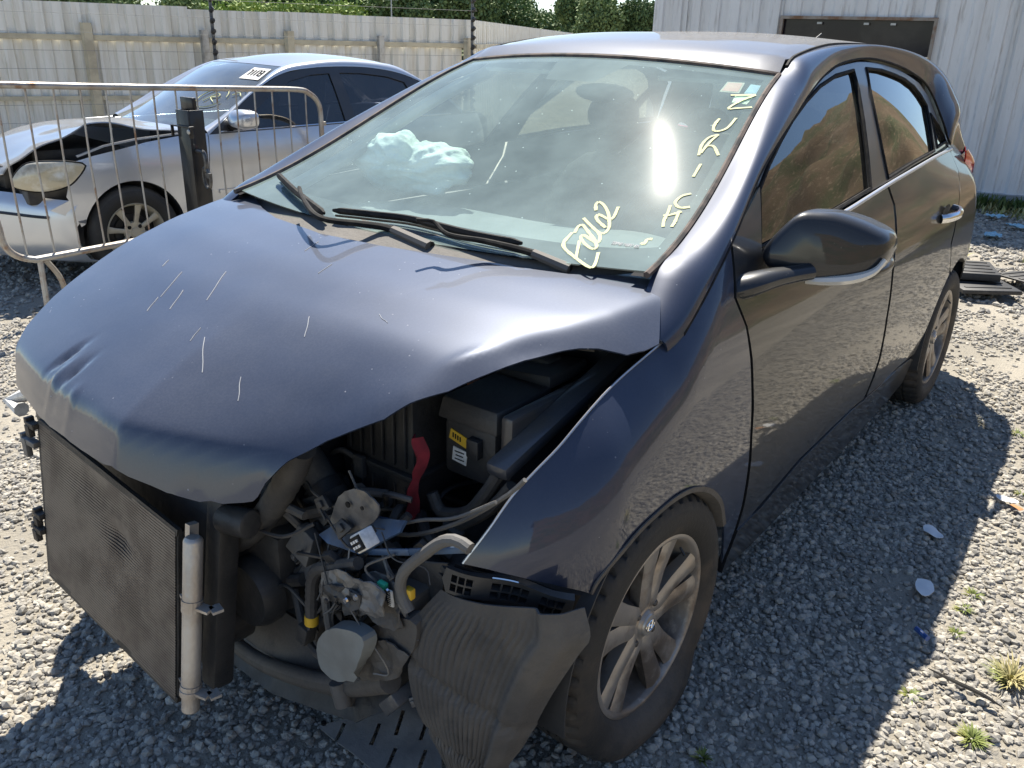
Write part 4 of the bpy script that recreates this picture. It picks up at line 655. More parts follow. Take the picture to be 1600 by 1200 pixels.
# rear screen, spoiler, tailgate, bumper
V, Fc = grid([[Vector((x - .10 * (1 - (t * 1.0) ** 2), t * w_, z)) for t in np.linspace(-1, 1, 17)] for x, z, w_ in ((-2.80, 1.37, .49), (-2.86, 1.25, .53), (-2.93, 1.12, .57), (-2.98, 1.0, .60))]); mk('rear_screen', V, Fc, m_sg, car)
V, Fc = grid([[Vector((x - .05 * (1 - t * t), t * w_, z)) for t in np.linspace(-1, 1, 17)] for x, z, w_ in ((-2.70, 1.405, .47), (-2.80, 1.415, .47), (-2.90, 1.41, .455), (-2.91, 1.39, .45), (-2.80, 1.365, .46))]); mk('spoiler', V, Fc, m_paint, car, thick=.004)
V, Fc = grid([[Vector((x - .12 * (1 - t ** 4), t * w_, z)) for t in np.linspace(-1, 1, 21)] for x, z, w_ in ((-2.97, 1.0, .62), (-3.02, .93, .66), (-3.04, .75, .68), (-3.05, .60, .70))]); mk('tailgate', V, Fc, m_side, car, thick=.006)
V, Fc = grid([[Vector((x - .10 * (1 - t ** 4), t * w_, z)) for t in np.linspace(-1, 1, 21)] for x, z, w_ in ((-3.055, .60, .71), (-3.10, .55, .73), (-3.10, .35, .72), (-3.02, .25, .70))]); mk('rear_bumper', V, Fc, m_side, car, thick=.006)
# tail lamp: a bulged lens
for sgn in (1, -1):
    b = MB(); rws = []
    for (x, z, o_) in ((-2.72, 1.05, .004), (-2.76, 1.05, .022), (-2.84, 1.04, .040), (-2.93, 1.025, .056), (-3.0, 1.01, .070)):
        rws.append([Vector((x - .02 * t, (S(x, z) + .022 + o_ * math.sin(math.pi * min(1, max(.0, t * .8 + .1)))), z + .004 - t * (.06 + .55 * (-2.70 - x) * .55))) for t in np.linspace(0, 1, 9)])
    rws.append([Vector((-3.06, .62, 1.0 - t * .14)) for t in np.linspace(0, 1, 9)])
    V, Fc = grid(rws); V = [Vector((v.x, v.y * sgn, v.z)) for v in V]; mk('tail_lamp', V, Fc if sgn < 0 else [f[::-1] for f in Fc], m_redl, car, thick=.006)
MB().tube([(-2.62, 0, 1.44), (-2.80, 0, 1.50)], [.006, .003], 6).build('aerial', m_black, car)
# --- door mirror
mp = [(p[0], p[1], p[2]) for p in D['mirror2']]; mc = Vector((sum(p[0] for p in mp) / len(mp), sum(p[1] for p in mp) / len(mp), sum(p[2] for p in mp) / len(mp)))
mpd = arc_sample(cr(mp, 5, True) + [Vector(mp[0])], 60)[:-1]
def dome(Pl, ks, fx, c=None):
    c = c or mc; V = []; Fc = []; n = len(Pl)
    for i, (k, o_) in enumerate(zip(ks, fx)):
        for p in Pl: V.append(c + (Vector(p) - c) * k + Vector((o_, 0, -.020 * (1 - k) if o_ > 0 else 0)))
    V.append(c + Vector((fx[-1], 0, 0))) if 0 else None
    for i in range(len(ks) - 1):
        for j in range(n): Fc.append((i * n + j, i * n + (j + 1) % n, (i + 1) * n + (j + 1) % n, (i + 1) * n + j))
    Fc.append(tuple(range((len(ks) - 1) * n, len(ks) * n))); return V, Fc
mir = mk('door_mirror', *dome(mpd, (.90, .98, 1, 1, .99, .965, .92, .80, .50, .2), (-.085, -.05, -.015, .006, .016, .025, .033, .041, .046, .048)), m_side, car, split=50); mir['label'] = 'left door mirror with indicator strip along its lower edge'
mk('mirror_glass', *dome(mpd, (.9, .88), (-.072, -.066)), m_chrome, mir, world=False)
low = [p for p in mpd if p[2] < 1.022 and p[1] > .86]; low.sort(key=lambda p: p[1])
P_ = [Vector((p[0] + .03, p[1] * .995, p[2] + .006)) for p in low]
b = MB(); ll = cr([(-.455, .862, .974), (-.475, .905, .977), (-.497, .950, .985), (-.517, .984, 1.002), (-.535, .999, 1.028)], 5)
b.tube([v + Vector((.012, .002, .0)) for v in ll], [.006 + .006 * math.sin(math.pi * min(1, i / (len(ll) - 1) + .12)) for i in range(len(ll))], 8).build('indicator_lens', m_lens, mir, world=False)
b = MB(); b.tube(cr([(-.315, .745, .955), (-.33, .785, .972), (-.375, .82, .985), (-.44, .87, .995)], 5), [.052 - .022 * min(1, i / 13) for i in range(16)], 14, flat=.62).build('mirror_arm', m_side, mir, world=False)

# --- cowl and wipers
V, Fc = grid([[Vector((x_ + .13 * (1 - t * t) * 1.0, t * .66, z_)) for t in np.linspace(-1, 1, 25)] for x_, z_ in ((-.20, 1.012), (-.13, .985), (-.06, .965), (.02, .955), (.08, .90))]); mk('cowl', V, Fc, m_brown, car, thick=.006)
for i in range(2):
    wpr = D['wipers'][i]; P_ = arc_sample(cr([W(s, t, .022) for s, t in wpr], 6), 24); b = MB(); b.tube(P_, [.004] + [.009] * 22 + [.004], 6, flat=1.0)
    bl = b.build('wiper_blade', m_trim, car); MB().tube([p - Vector((.42, 0, .9)) * .016 for p in P_], .003, 4).build('rubber', m_trim, bl, world=False)
    P_ = arc_sample(cr([Vector(p) + Vector((0, 0, .012)) for p in D['arms'][i]], 6), 30); MB().tube(P_, [.005 + .007 * j / 29 for j in range(30)], 8, flat=.8).build('wiper_arm', m_trim, car)
    MB().tube([P_[-8], P_[-1]], [.0125, .015], 8, flat=.8).build('wiper_arm_base', mat('dusty_arm', (.11, .10, .09), .7), car)
# --- cabin
b = MB(); prof = [(-.10, .92), (-.20, .945), (-.35, .965), (-.52, .97), (-.64, .955), (-.70, .91), (-.70, .80), (-.62, .62), (-.58, .45)]
V, Fc = grid([[Vector((x + .05 * (1 - (y / .64) ** 2) * (1 if x > -.3 else .4), y, z - .04 * abs(y / .64) ** 6 + (.02 * math.exp(-((y - .36) / .16) ** 2) if -.72 < x < -.45 else 0))) for y in np.linspace(-.66, .66, 33)] for x, z in prof]); dash = mk('dashboard', V, Fc, m_int, car)
b = MB()
for s0 in (-.46, .08):
    for i in range(26): b.bar((-.16, s0 + i * .0145, .948 + .002), (-.185, s0 + i * .0145, .953), .009, .006)
b.build('vent_slot', m_trim, dash, smooth=False, world=False)['kind'] = 'stuff'
MB().lathe([(.0, .012), (.012, .01), (.018, 0)], (-.17, .03, .955), 'z', 12).build('sun_sensor', m_trim, dash, world=False)
b = MB(); b.box((-1.6, 0, .24), (3.0, 1.40, .02)); b.build('cabin_floor', m_eng, car, smooth=False)
for sx in (1, -1):
    b = MB(); b.box((-1.35, sx * .70, .60), (2.0, .04, .62)); b.build('door_lining', m_int, car, bevel=.02)
    P_ = [(v.x - .01, sx * (v.y - .03), v.z - .045) for v in inn[6:60]]; MB().tube(P_, .022, 8).build('pillar_trim', mat('headlining', (.32, .31, .29), .9), car)
b = MB(); b.box((-2.72, 0, .66), (.05, 1.3, .75)); b.build('boot_lining', m_int, car, smooth=False)
def seat(y, x0, w_, name, head=True):
    e = MB(); e.box((x0, y, .47), (.50, w_, .16)); s_ = e.build(name, m_seat, car, subd=2)
    e = MB(); e.box((x0 - .30, y, .78), (.16, w_, .66), rot('Y', -16)); e.build('backrest', m_seat, s_, world=False, subd=2)
    if head:
        e = MB(); e.box((x0 - .40, y, 1.18), (.13, .27, .20), rot('Y', -14)); e.build('headrest', m_seat, s_, world=False, subd=2)
        for q_ in (-.06, .06): MB().tube([(x0 - .385, y + q_, 1.02), (x0 - .40, y + q_, 1.14)], .006, 6).build('headrest_post', m_trim, s_, world=False)
seat(.36, -1.22, .56, 'front_seat'); seat(-.36, -1.22, .56, 'front_seat'); seat(0, -2.12, 1.3, 'rear_bench', False)
for y in (-.38, .38): MB().box((-2.52, y, 1.10), (.10, .26, .16), rot('Y', -14)).build('rear_headrest', m_seat, car, subd=2)
rows = []
for k in range(30):
    x = -1.02 - k * 1.62 / 29; sp_ = min(D['seal'], key=lambda p: abs(p[0] - x)); z0_ = float(np.interp(-x, [-p[0] for p in D['seal']], [p[2] for p in D['seal']])) - .012; y0_ = S(x, z0_) - .012; zc = float(np.interp(x, [-2.79, -2.6, -2.2, -1.7, -1.3, -1.1, -.99], [1.375, 1.42, 1.462, 1.480, 1.470, 1.440, 1.405])) - .035
    rows.append([Vector((x, t * y0_, z0_ + (zc - z0_) * (1 - abs(t) ** 3))) for t in np.linspace(-1, 1, 21)])
V, Fc = grid(rows); mk('headlining', V, Fc, mat('headlining', (.32, .31, .29), .9), car)
R_ = rot('Y', 62); b = MB(); b.tube([Vector((-.82, .36, .93)) + R_ @ Vector((.185 * math.cos(a), .185 * math.sin(a), 0)) for a in np.linspace(0, 2 * math.pi, 40, endpoint=False)], .015, 8, closed=True)
sw = b.build('steering_wheel', m_black, car); MB().box((-.80, .36, .92), (.06, .17, .16), rot('Y', -28)).build('wheel_boss', m_black, sw, world=False, subd=2)
for a in (0, 120, 240): MB().bar(Vector((-.80, .36, .92)), Vector((-.82, .36, .93)) + R_ @ Vector((.18 * math.cos(math.radians(a)), .18 * math.sin(math.radians(a)), 0)), .03, .012).build('wheel_spoke', m_black, sw, world=False, smooth=False)
rm = MB().box((-.93, .02, 1.30), (.035, .25, .07), rot('Y', 15)).build('interior_mirror', m_black, car, subd=2)
for y in (-.30, .34): MB().box((-1.0, y, 1.365), (.13, .30, .015), rot('Y', 14)).build('sun_visor', mat('visor', (.30, .30, .28), .9), car, bevel=.005)
# deflated airbag slumped on the dashboard
bm = bmesh.new(); bmesh.ops.create_uvsphere(bm, u_segments=96, v_segments=60, radius=1)
for v in bm.verts:
    p = v.co.copy(); f = 1
    ang = math.atan2(p.y, p.z); rdg = 1 - abs(math.sin(ang * 6 + 3 * nz(p.x, p.y, p.z, 1.3))) ; f += .10 * rdg * (1 if p.z > -.2 else .3) + .26 * nz(p.x, p.y, p.z, 1.6) + .11 * nz(p.x, p.y, p.z, 4.2) + .04 * nz(p.x, p.y, p.z, 10)
    if p.z > .0: f -= .30 * math.exp(-((p.y - .10 - .3 * p.x) / .16) ** 2)
    q_ = p * f; xx_ = -.575 + q_.x * .115; yy_ = -.44 + q_.y * .195; v.co = Vector((xx_, yy_, min(max(.97, 1.075 + q_.z * .088), 1.0 - (xx_ + .10) * .49 - .02 - .05 * yy_ * yy_)))
me = bpy.data.meshes.new('airbag'); bm.to_mesh(me); bm.free(); me.materials.append(m_bag); me.polygons.foreach_set('use_smooth', [True] * len(me.polygons))
ab = bpy.data.objects.new('airbag', me); COL.objects.link(ab); ab.parent = car; ab.location = [-c for c in car.location]; ab['label'] = 'pale deflated airbag slumped on the dashboard'
# --- wheels
def make_wheel(flat=False):
    root = empty('wheel', (0, 0, 0)); NS = 168
    prof = [(.200, .066), (.208, .078), (.222, .088), (.245, .094), (.268, .092), (.283, .084), (.291, .076), (.2955, .066), (.2975, .055), (.299, .036), (.292, .0355), (.292, .0295), (.300, .029), (.300, .004), (.293, .0035), (.293, -.0035), (.300, -.004), (.300, -.029), (.292, -.0295), (.292, -.0355), (.299, -.036), (.2975, -.055), (.291, -.076), (.268, -.092), (.222, -.088), (.200, -.066)]
    def fn(r, h, k, j):
        if (.036 < abs(h) < .078 and r > .287) and (k % 4 == 0): return r - .010
        if abs(h) < .03 and r > .298 and (k % 4 == 2): return r - .007
        return r
    b = MB().lathe(prof, n=NS, fn=fn)
    if flat:
        V = []
        for v in b.V:
            x, y, z = v; t = sst(-.20, -.285, z); V.append((x * (1 + .03 * t), y + (.022 if y > 0 else -.012) * sst(-.17, -.25, z) * (1 if abs(y) > .05 else 0), max(z, -.288)))
        b.V = V
    ty = b.build('tyre', m_tyre, root, world=False, split=40)
    for k in range(10): # raised sidewall lettering band, plain ribs
        pass
    MB().lathe([(.2, .060), (.2075, .074), (.2085, .079), (.203, .081), (.197, .078), (.193, .066), (.188, .03), (.176, -.01), (.172, -.06), (.19, -.07)], n=72).build('rim', m_rim, root, world=False, split=50)
    MB().lathe([(0.0, -.02), (.13, -.02), (.132, -.035), (.172, -.045)], n=40).build('brake_disc', m_eng, root, world=False)
    for k in range(5):
        for sgn in (-1, 1):
            a0 = math.radians(72 * k + 90 + 8); V = []; st = []
            for (r, off, wd, y, th) in ((.028, .34, .024, .056, .03), (.055, .26, .023, .064, .032), (.085, .215, .023, .064, .034), (.12, .20, .0235, .065, .034), (.155, .195, .026, .069, .032), (.182, .195, .029, .072, .028), (.199, .195, .033, .074, .02)):
                a = a0 + sgn * off; c = Vector((math.cos(a) * r, 0, math.sin(a) * r)); tn = Vector((-math.sin(a), 0, math.cos(a)))
                st.append([c + tn * wd + Vector((0, y - .006, 0)), c + tn * wd * .55 + Vector((0, y, 0)), c - tn * wd * .55 + Vector((0, y, 0)), c - tn * wd + Vector((0, y - .006, 0)), c - tn * wd * .8 + Vector((0, y - th, 0)), c + tn * wd * .8 + Vector((0, y - th, 0))])
            V = [v for s_ in st for v in s_]; Fc = [(i * 6 + j, i * 6 + (j + 1) % 6, (i + 1) * 6 + (j + 1) % 6, (i + 1) * 6 + j) for i in range(len(st) - 1) for j in range(6)]
            mk('spoke', V, Fc, m_rim, root, world=False, split=30)
    MB().lathe([(0, .070), (.022, .070), (.028, .066), (.031, .060), (.050, .056), (.060, .048), (.064, .01)], n=32).build('hub', m_rim, root, world=False)
    cap = MB().lathe([(0, .0725), (.018, .0722), (.024, .0715), (.026, .068)], n=28).build('hub_cap', mat('cap_silver', (.45, .42, .38), .35, .6), root, world=False)
    # slanted oval H emblem on the cap
    b = MB(); b.tube([(.017 * math.cos(a), .0732, .0115 * math.sin(a)) for a in np.linspace(0, 2 * math.pi, 24, endpoint=False)], .0012, 4, closed=True)
    b.tube([(.009, .0732, -.0085), (.005, .0732, .0085)], .0014, 4); b.tube([(-.005, .0732, -.0085), (-.009, .0732, .0085)], .0014, 4); b.tube([(.0075, .0732, .001), (-.0075, .0732, -.001)], .0012, 4); b.build('emblem', m_chrome, cap, world=False)
    for k in range(4):
        a = math.radians(45 + 90 * k); c = (.048 * math.cos(a), .050, .048 * math.sin(a)); MB().lathe([(0, .016), (.006, .015), (.0085, .011), (.0085, 0)], c, 'y', 6).build('lug_nut', mat('nut', (.10, .09, .08), .5, .6), root, world=False, smooth=False)
    MB().tube([(.178 * math.cos(2.2), .07, .178 * math.sin(2.2)), (.165 * math.cos(2.2), .086, .165 * math.sin(2.2))], .003, 6).build('valve', m_black, root, world=False)
    return root
wh1 = make_wheel(True); wh1.parent = car; wh1.location = (1.25, .725, .290); wh1.rotation_euler = (0, 0, math.radians(-2)); wh1['label'] = 'muddy front left wheel, its tyre going flat'
wh0 = make_wheel(False); wh0.parent = car; wh0.location = (-1.25, .722, .298)
for (x, rz) in ((1.25, math.pi), (-1.25, math.pi)): dup(wh0, parent=car, loc=(x, -.722, .298), rz=rz)
# wheel-arch liners (inner)
for xw, sp_ in ((0, 0), (-2.5, 0)):
    for sgn in (1, -1):
        V, Fc = grid([[Vector((xw + r * math.cos(a), sgn * y, .30 + r * .98 * math.sin(a))) for a in np.linspace(math.radians(-8), math.radians(118 if xw and sgn > 0 else 188 if xw or sgn < 0 else 130), 24)] for r, y in ((.352, .815), (.352, .80), (.355, .60), (.30, .55), (.12, .54))])
        mk('arch_liner', V, Fc, m_black, car, thick=.004, off=0)
# --- condenser
cp = [Vector(p) for p in D['condenser']]; TL, BL, BR, TR = cp
nC = (BR - BL).cross(TL - BL).normalized(); nC = nC if nC.x > 0 else -nC
cond = MB(); cond.bar(TL.lerp(BL, 0), TL.lerp(BL, 1), .018, .014, up=nC); co_ = cond.build('condenser', m_fin, car, smooth=False); co_['label'] = 'bent air-con condenser hanging at the nose'
def cpt(u_, v_, o_=0): return TL.lerp(TR, u_).lerp(BL.lerp(BR, u_), v_) + nC * o_
def cdent(u_, v_): return -.012 * math.exp(-((u_ - .60) / .08) ** 2 - ((v_ - .32) / .07) ** 2) - .006 * math.exp(-((u_ - .42) / .2) ** 2 - ((v_ - .12) / .12) ** 2) + .002 * nz(u_ * 4, v_ * 4, 1)
V, Fc = grid([[cpt(u_, v_, cdent(u_, v_)) for u_ in np.linspace(0, 1, 40)] for v_ in np.linspace(0, 1, 40)]); o = mk('core', V, Fc, m_fin, co_, world=False, thick=.012, off=0)
b = MB()
for i in range(58):
    v_ = (i + .5) / 58; P_ = [cpt(u_, v_, .0085 + cdent(u_, v_)) for u_ in np.linspace(0.01, .99, 22)]; 
    for a, c in zip(P_, P_[1:]): b.bar(a, c, .005, .0024, up=nC)
b.build('flat_tube', mat('tube_alu', (.17, .15, .13), .5, .4, col2=(.10, .085, .075), nscale=12), co_, smooth=False, world=False)['kind'] = 'stuff'
b = MB(); b.bar(cpt(0, .0, .004), cpt(1, .0, .004), .014, .010, up=nC); b.bar(cpt(0, 1, .004), cpt(1, 1, .004), .014, .010, up=nC); b.build('edge_rail', m_fin, co_, smooth=False, world=False)
rc = [Vector(p) for p in D['receiver']]; dR = (rc[1] - rc[0]).normalized()
MB().bar(rc[0] + Vector((-.02, -.032, .012)), rc[1] + Vector((-.02, -.032, .02)), .014, .02, up=nC).build('header_tank', m_alu, co_, smooth=False, world=False)
b = MB(); R0 = .0185; b.tube([rc[0] - dR * .004, rc[0], rc[0] + dR * .004, rc[1] - dR * .05, rc[1] - dR * .049, rc[1] - dR * .038, rc[1] - dR * .037, rc[1] - dR * .003, rc[1]], [R0 * .7, R0 * .92, R0, R0, R0 * 1.18, R0 * 1.18, R0 * .95, R0 * .95, R0 * .8], 20); b.build('receiver_drier', m_alu, co_, world=False)
for f in (.37, .87):
    c = rc[0].lerp(rc[1], f); bb = MB(); bb.tube([c + dR * -.012, c + dR * .012], R0 * 1.1, 16); bb.bar(c, c + Vector((-.01, .045, .0)), .02, .006); bb.bar(c + Vector((-.01, .045, 0)), c + Vector((-.03, .05, .0)), .024, .006); bb.bar(c, c + Vector((-.01, -.04, 0)), .02, .006); bb.build('clamp', m_alu, co_, world=False, smooth=False)
for v_, s_ in ((.03, .8), (.15, 1.3), (.62, .6), (.72, .8)):
    c = cpt(0, v_, 0); bb = MB(); bb.box(c + Vector((.012, -.026 * s_, 0)), (.018, .045 * s_, .014)); bb.box(c + Vector((.016, -.040 * s_, -.016)), (.014, .020, .036 * s_)); bb.box(c + Vector((.01, -.050 * s_, .006)), (.02, .012, .016)); bb.build('bracket', m_metal if s_ > 1 else m_fin, co_, world=False, bevel=.002)
# --- radiator and the dark things behind it
b = MB(); b.box((.575, -.18, .40), (.035, .56, .40), rot('Y', -9)); b.build('radiator', m_eng, car, bevel=.006)
b = MB(); b.box((.575, .105, .38), (.05, .05, .44), rot('Y', -9)); b.tube([(.56, .12, .55), (.55, .20, .56)], .030, 14); b.build('radiator_end_tank', m_eng, car, bevel=.008)
b = MB(); b.box((.28, -.12, .48), (.36, .52, .40)); b.box((.20, -.1, .72), (.28, .40, .10)); b.box((.42, .05, .38), (.12, .25, .2)); b.build('engine', m_eng, car, bevel=.03)
b = MB(); b.lathe([(0, .02), (.07, .02), (.08, 0), (.08, -.03), (.04, -.05)], (.50, .10, .33), 'x', 24); b.lathe([(0, .03), (.045, .03), (.05, 0), (.05, -.02)], (.50, .02, .22), 'x', 20); b.build('pulley', m_eng, car)
b = MB(); b.box((-.12, 0, .68), (.04, 1.30, .56)); b.build('bulkhead', m_eng, car, smooth=False)
b = MB(); b.box((.06, .60, .60), (.42, .03, .42), rot('Y', 0)); b.box((.10, .635, .80), (.50, .05, .03), rot('Y', 14)); b.build('inner_wing', m_dpaint, car, bevel=.01)
b = MB(); b.tube([(.02, .50, .70), (.02, .50, .76), (.02, .50, .765)], [.10, .085, .04], 24); b.build('strut_tower', m_dpaint, car)
b = MB(); b.box((.0, -.1, .17), (.6, .9, .05)); b.box((.20, .05, .22), (.2, .4, .1)); b.build('subframe', m_eng, car, bevel=.015)
b = MB(); b.box((.16, .06, .14), (.44, .60, .012), rot('Y', 4)); b.box((.43, .10, .17), (.02, .50, .10), rot('Y', -35)); b.build('engine_shield', m_brown, car, bevel=.004)
b = MB(); b.box((.22, .50, .44), (.50, .10, .13)); b.build('chassis_rail', m_brown, car, bevel=.01)
b = MB(); b.lathe([(0, -.07), (.10, -.07), (.12, -.03), (.12, .05), (.08, .09), (0, .09)], (.30, .24, .36), 'x', 28); b.build('gearbox', m_eng, car)
MB().tube([(.58, -.60, .63), (.62, -.64, .60), (.62, -.58, .60)], .018, 8).build('broken_lamp_bracket', m_white, car)
for y in (-.25,): MB().box((.60, y, .62), (.05, .5, .05)).build('radiator_support', m_eng, car, bevel=.008)
E_ = D['eb']
def tb(name, key, r, m, n=10, corr=0, lab=None, par=None):
    P_ = arc_sample(cr(E_[key], 6), 34 if corr else 18); rr_ = [r * (1 + corr * (i % 2)) for i in range(len(P_))] if not isinstance(r, tuple) else [r[0] + (r[1] - r[0]) * i / (len(P_) - 1) for i in range(len(P_))]
    o = MB().tube(P_, rr_, n).build(name, m, par or car, world=par is None)
    if lab: o['label'] = lab
    return o
du = tb('intake_duct', 'duct', (.040, .036), m_brown, 20); tb('lower_duct', 'duct2', (.048, .055), m_brown, 20)
P_ = [Vector(p) for p in E_['duct']]; MB().tube([P_[-1] + Vector((0, -.012, .01)), P_[-1] + Vector((0, .006, -.008))], .043, 20).build('collar', m_eng, du, world=False)
tb('radiator_hose', 'radhose', .026, m_hose, 16, corr=.10); tb('lower_hose', 'lowhose', .014, m_hose); tb('lower_pipe', 'lowpipe', (.016, .026), m_brown, 12)
tb('bent_conduit', 'greypipe', .0105, m_gpipe, 10); tb('wire_loom', 'cable', .0125, m_hose, 10, corr=.12, lab='thick corrugated loom with a yellow band')
tb('wire', 'wire1', .0035, m_gpipe, 6); tb('wire', 'wire2', .0045, m_gpipe, 6); tb('wire', 'wire3', .0025, m_gpipe, 6); tb('heater_hose', 'hoseb', .013, m_hose, 10); tb('heater_hose', 'hosec', .012, m_hose, 10)
P_ = [Vector(p) for p in E_['bluebar']]; b = MB(); [b.bar(a, c, .006, .013) for a, c in zip(P_, P_[1:])]; b.build('blue_bar', m_blue, car, bevel=.002)
hole_free_plate('headlamp_plate', cr(E_['plate'], 3, True), m_metal, car, crumple=.006); hole_free_plate('support_shelf', [(p[0] - .05 * (i in (1, 2, 3)), p[1], p[2]) for i, p in enumerate(E_['shelf'])], m_blue, car, .006, .006)
for (dx, dy, dz, cr_, m_, sc_) in ((0, 0, 0, .012, m_metal, 1), (-.02, .03, -.03, .018, m_brown, .9), (.006, -.02, -.012, .014, m_black, .55), (-.03, .05, .02, .01, m_metal, .6)):
    P_ = [Vector(p) for p in E_['torn']]; c = sum(P_, Vector()) / len(P_); o = hole_free_plate('torn_bracket', [c + (p - c) * sc_ * (1 + .25 * nz(p.y * 9, p.z * 9, dx * 50)) + Vector((dx, dy, dz)) for p in P_], m_, car, crumple=cr_, sp=.011)
    for q_ in o.data.polygons: q_.use_smooth = False
    for q_ in (-.03, .025): MB().lathe([(0, .004), (.005, .004), (.006, 0)], c + Vector((dx + .014, dy + q_, dz + q_ * .5)), 'x', 8).build('bolt', m_chrome if q_ > 0 else m_eng, car)
hole_free_plate('horn_plate', E_['hornplate'], m_metal, car, crumple=.008); hole_free_plate('crash_box_side', E_['crash'], m_brown, car, crumple=.006)
hole_free_plate('washer_bottle', cr(E_['disc'], 4, True), mat('milky_plastic', (.20, .215, .21), .6, col2=(.15, .155, .15), nscale=7, dust=.2), car, thick=.03, crumple=.003); hole_free_plate('horn_cover', cr(E_['disc2'], 4, True), m_brown, car, thick=.03, crumple=.004)
hole_free_plate('lower_plate', E_['lowplate'], m_brown, car, crumple=.012)
MB().tube([(.50, .365, .235), (.50, .38, .185)], .018, 12).build('drain_stub', m_gpipe, car)
def conn(key, name, d, m, **k):
    c = Vector(E_[key][0]); return MB().box(c, d, rot('X', k.get('r', 0))).build(name, m, car, bevel=.003)
c1_ = conn('conn', 'connector_plug', (.03, .034, .034), m_white, r=40); c = Vector(E_['conn'][0]); MB().box(c + Vector((.017, 0, 0)), (.006, .027, .027), rot('X', 40)).build('socket', m_trim, c1_, smooth=False, world=False)
for i in range(2):
    for j in range(3): MB().box(c + rot('X', 40) @ Vector((.021, -.008 + j * .008, -.005 + i * .01)), (.003, .004, .005), rot('X', 40)).build('pin', m_white, c1_, smooth=False, world=False)
conn('conn2', 'connector', (.03, .028, .045), m_eng, r=-15); conn('green', 'green_cap', (.012, .02, .013), m_green); conn('yellow2', 'yellow_clip', (.014, .018, .022), m_yel); lb = conn('label', 'barcode_tag', (.006, .015, .034), m_white, r=8)
c = Vector(E_['label'][0])
for i in range(7): MB().box(c + Vector((.0036, -.001, -.012 + i * .004)), (.001, .009, .0016 if i % 2 else .0008)).build('print', m_trim, lb, smooth=False, world=False)
c = Vector(E_['cable'][-1]); MB().tube([c, c - Vector((0, 0.002, .022))], .0145, 12).build('yellow_band', m_yel, car)
rg = random.Random(21)
for i in range(34):   # thin wiring of the torn loom
    a = Vector((rg.uniform(.42, .50), rg.uniform(.30, .52), rg.uniform(.46, .62))); b_ = a + Vector((rg.uniform(-.04, .04), rg.uniform(-.16, .12), rg.uniform(-.22, .06)))
    mid = (a + b_) / 2 + Vector((rg.uniform(0, .03), rg.uniform(-.04, .04), rg.uniform(-.05, .03))); MB().tube(cr([a, mid, b_, b_ + Vector((.01, rg.uniform(-.03, .03), -.02))], 6), rg.choice((.0014, .0018, .0025, .004)), 5).build('wire', rg.choice((m_hose, m_hose, m_gpipe, m_eng, m_metal)), car)
for i in range(46):   # clips, brackets and bolt heads
    a = Vector((rg.uniform(.38, .50), rg.uniform(.16, .58), rg.uniform(.24, .64))); R_ = rot('X', rg.uniform(-60, 60)) @ rot('Z', rg.uniform(-40, 40)); sz = rg.uniform(.010, .03)
    e_ = MB(); e_.box(a, (sz * .5, sz * rg.uniform(.6, 1.8), sz), R_, taper=rg.uniform(.5, 1)); e_.box(a + R_ @ Vector((sz * .3, 0, 0)), (sz * .3, sz * .4, sz * .5), R_); e_.build('clip', rg.choice((m_eng, m_metal, m_brown, m_gpipe, m_eng, m_metal)), car, bevel=.0015)
for (y, z, r) in ((.40, .648, .006), (.438, .655, .004), (.44, .372, .004), (.455, .50, .006)): MB().lathe([(0, .002), (r, .002), (r, 0)], (.478 if z > .5 else .536, y, z), 'x', 12).build('hole_shade', m_trim, car, smooth=False)  # flat black discs, the shade of holes put in as colour
# red strap
P_ = arc_sample(cr(E_['strap'], 6), 24); V = [];
for i, p in enumerate(P_):
    w_ = .009 + .005 * nz(i * .25, 0, 1); V += [p + Vector((.012 * math.sin(i * .5), -w_, 0)), p + Vector((.018 + .004 * math.sin(i), 0, 0)), p + Vector((-.006 * math.sin(i * .4), w_, 0))]
mk('red_strap', V, [(3 * i + j, 3 * i + j + 1, 3 * i + j + 4, 3 * i + j + 3) for i in range(23) for j in range(2)], m_red, car, thick=.003)
# air filter housing
e_ = MB(); e_.box((.20, .28, .70), (.17, .20, .16), taper=.94); e_.box((.20, .28, .612), (.19, .222, .014)); e_.box((.20, .28, .52), (.16, .19, .17), taper=1.12)
for i in range(6): e_.box((.288, .20 + i * .032, .70), (.008, .006, .14))
for i in range(6): e_.box((.288, .20 + i * .032, .52), (.008, .006, .14))
ah = e_.build('air_filter_housing', m_eng, car, bevel=.006)
MB().box((.298, .235, .60), (.014, .03, .05)).build('clip', m_brown, ah, world=False, bevel=.003)
# fuse box with stickers
fb = Vector((.17, .50, .70)); e_ = MB(); e_.box(fb, (.17, .13, .12)); f_ = e_.build('fuse_box', m_eng, car, bevel=.012)
e_ = MB(); e_.box(fb + Vector((0, 0, .082)), (.19, .15, .045), taper=.90); e_.box(fb + Vector((-.03, .06, .06)), (.10, .06, .012)); e_.build('fuse_box_lid', m_eng, f_, world=False, bevel=.008)
e_ = MB(); e_.box(fb + Vector((.092, .02, .02)), (.02, .03, .04)); e_.build('latch', m_eng, f_, world=False, bevel=.004)
st_ = MB().box(fb + Vector((.0865, -.025, .025)), (.002, .045, .022), rot('X', -14)).build('yellow_sticker', m_yel, f_, world=False, smooth=False)
for i in range(4): MB().box(fb + Vector((.0882, -.038 + i * .006, .029 - i * .0015)), (.0008, .003, .010)).build('print', m_trim, st_, smooth=False, world=False)
st_ = MB().box(fb + Vector((.0865, -.022, -.012)), (.002, .036, .030), rot('X', -6)).build('white_sticker', m_white, f_, world=False, smooth=False)
for i in range(3): MB().box(fb + Vector((.0882, -.022, -.004 - i * .008)), (.0008, .024 - .005 * (i % 2), .0022)).build('print', m_trim, st_, smooth=False, world=False)
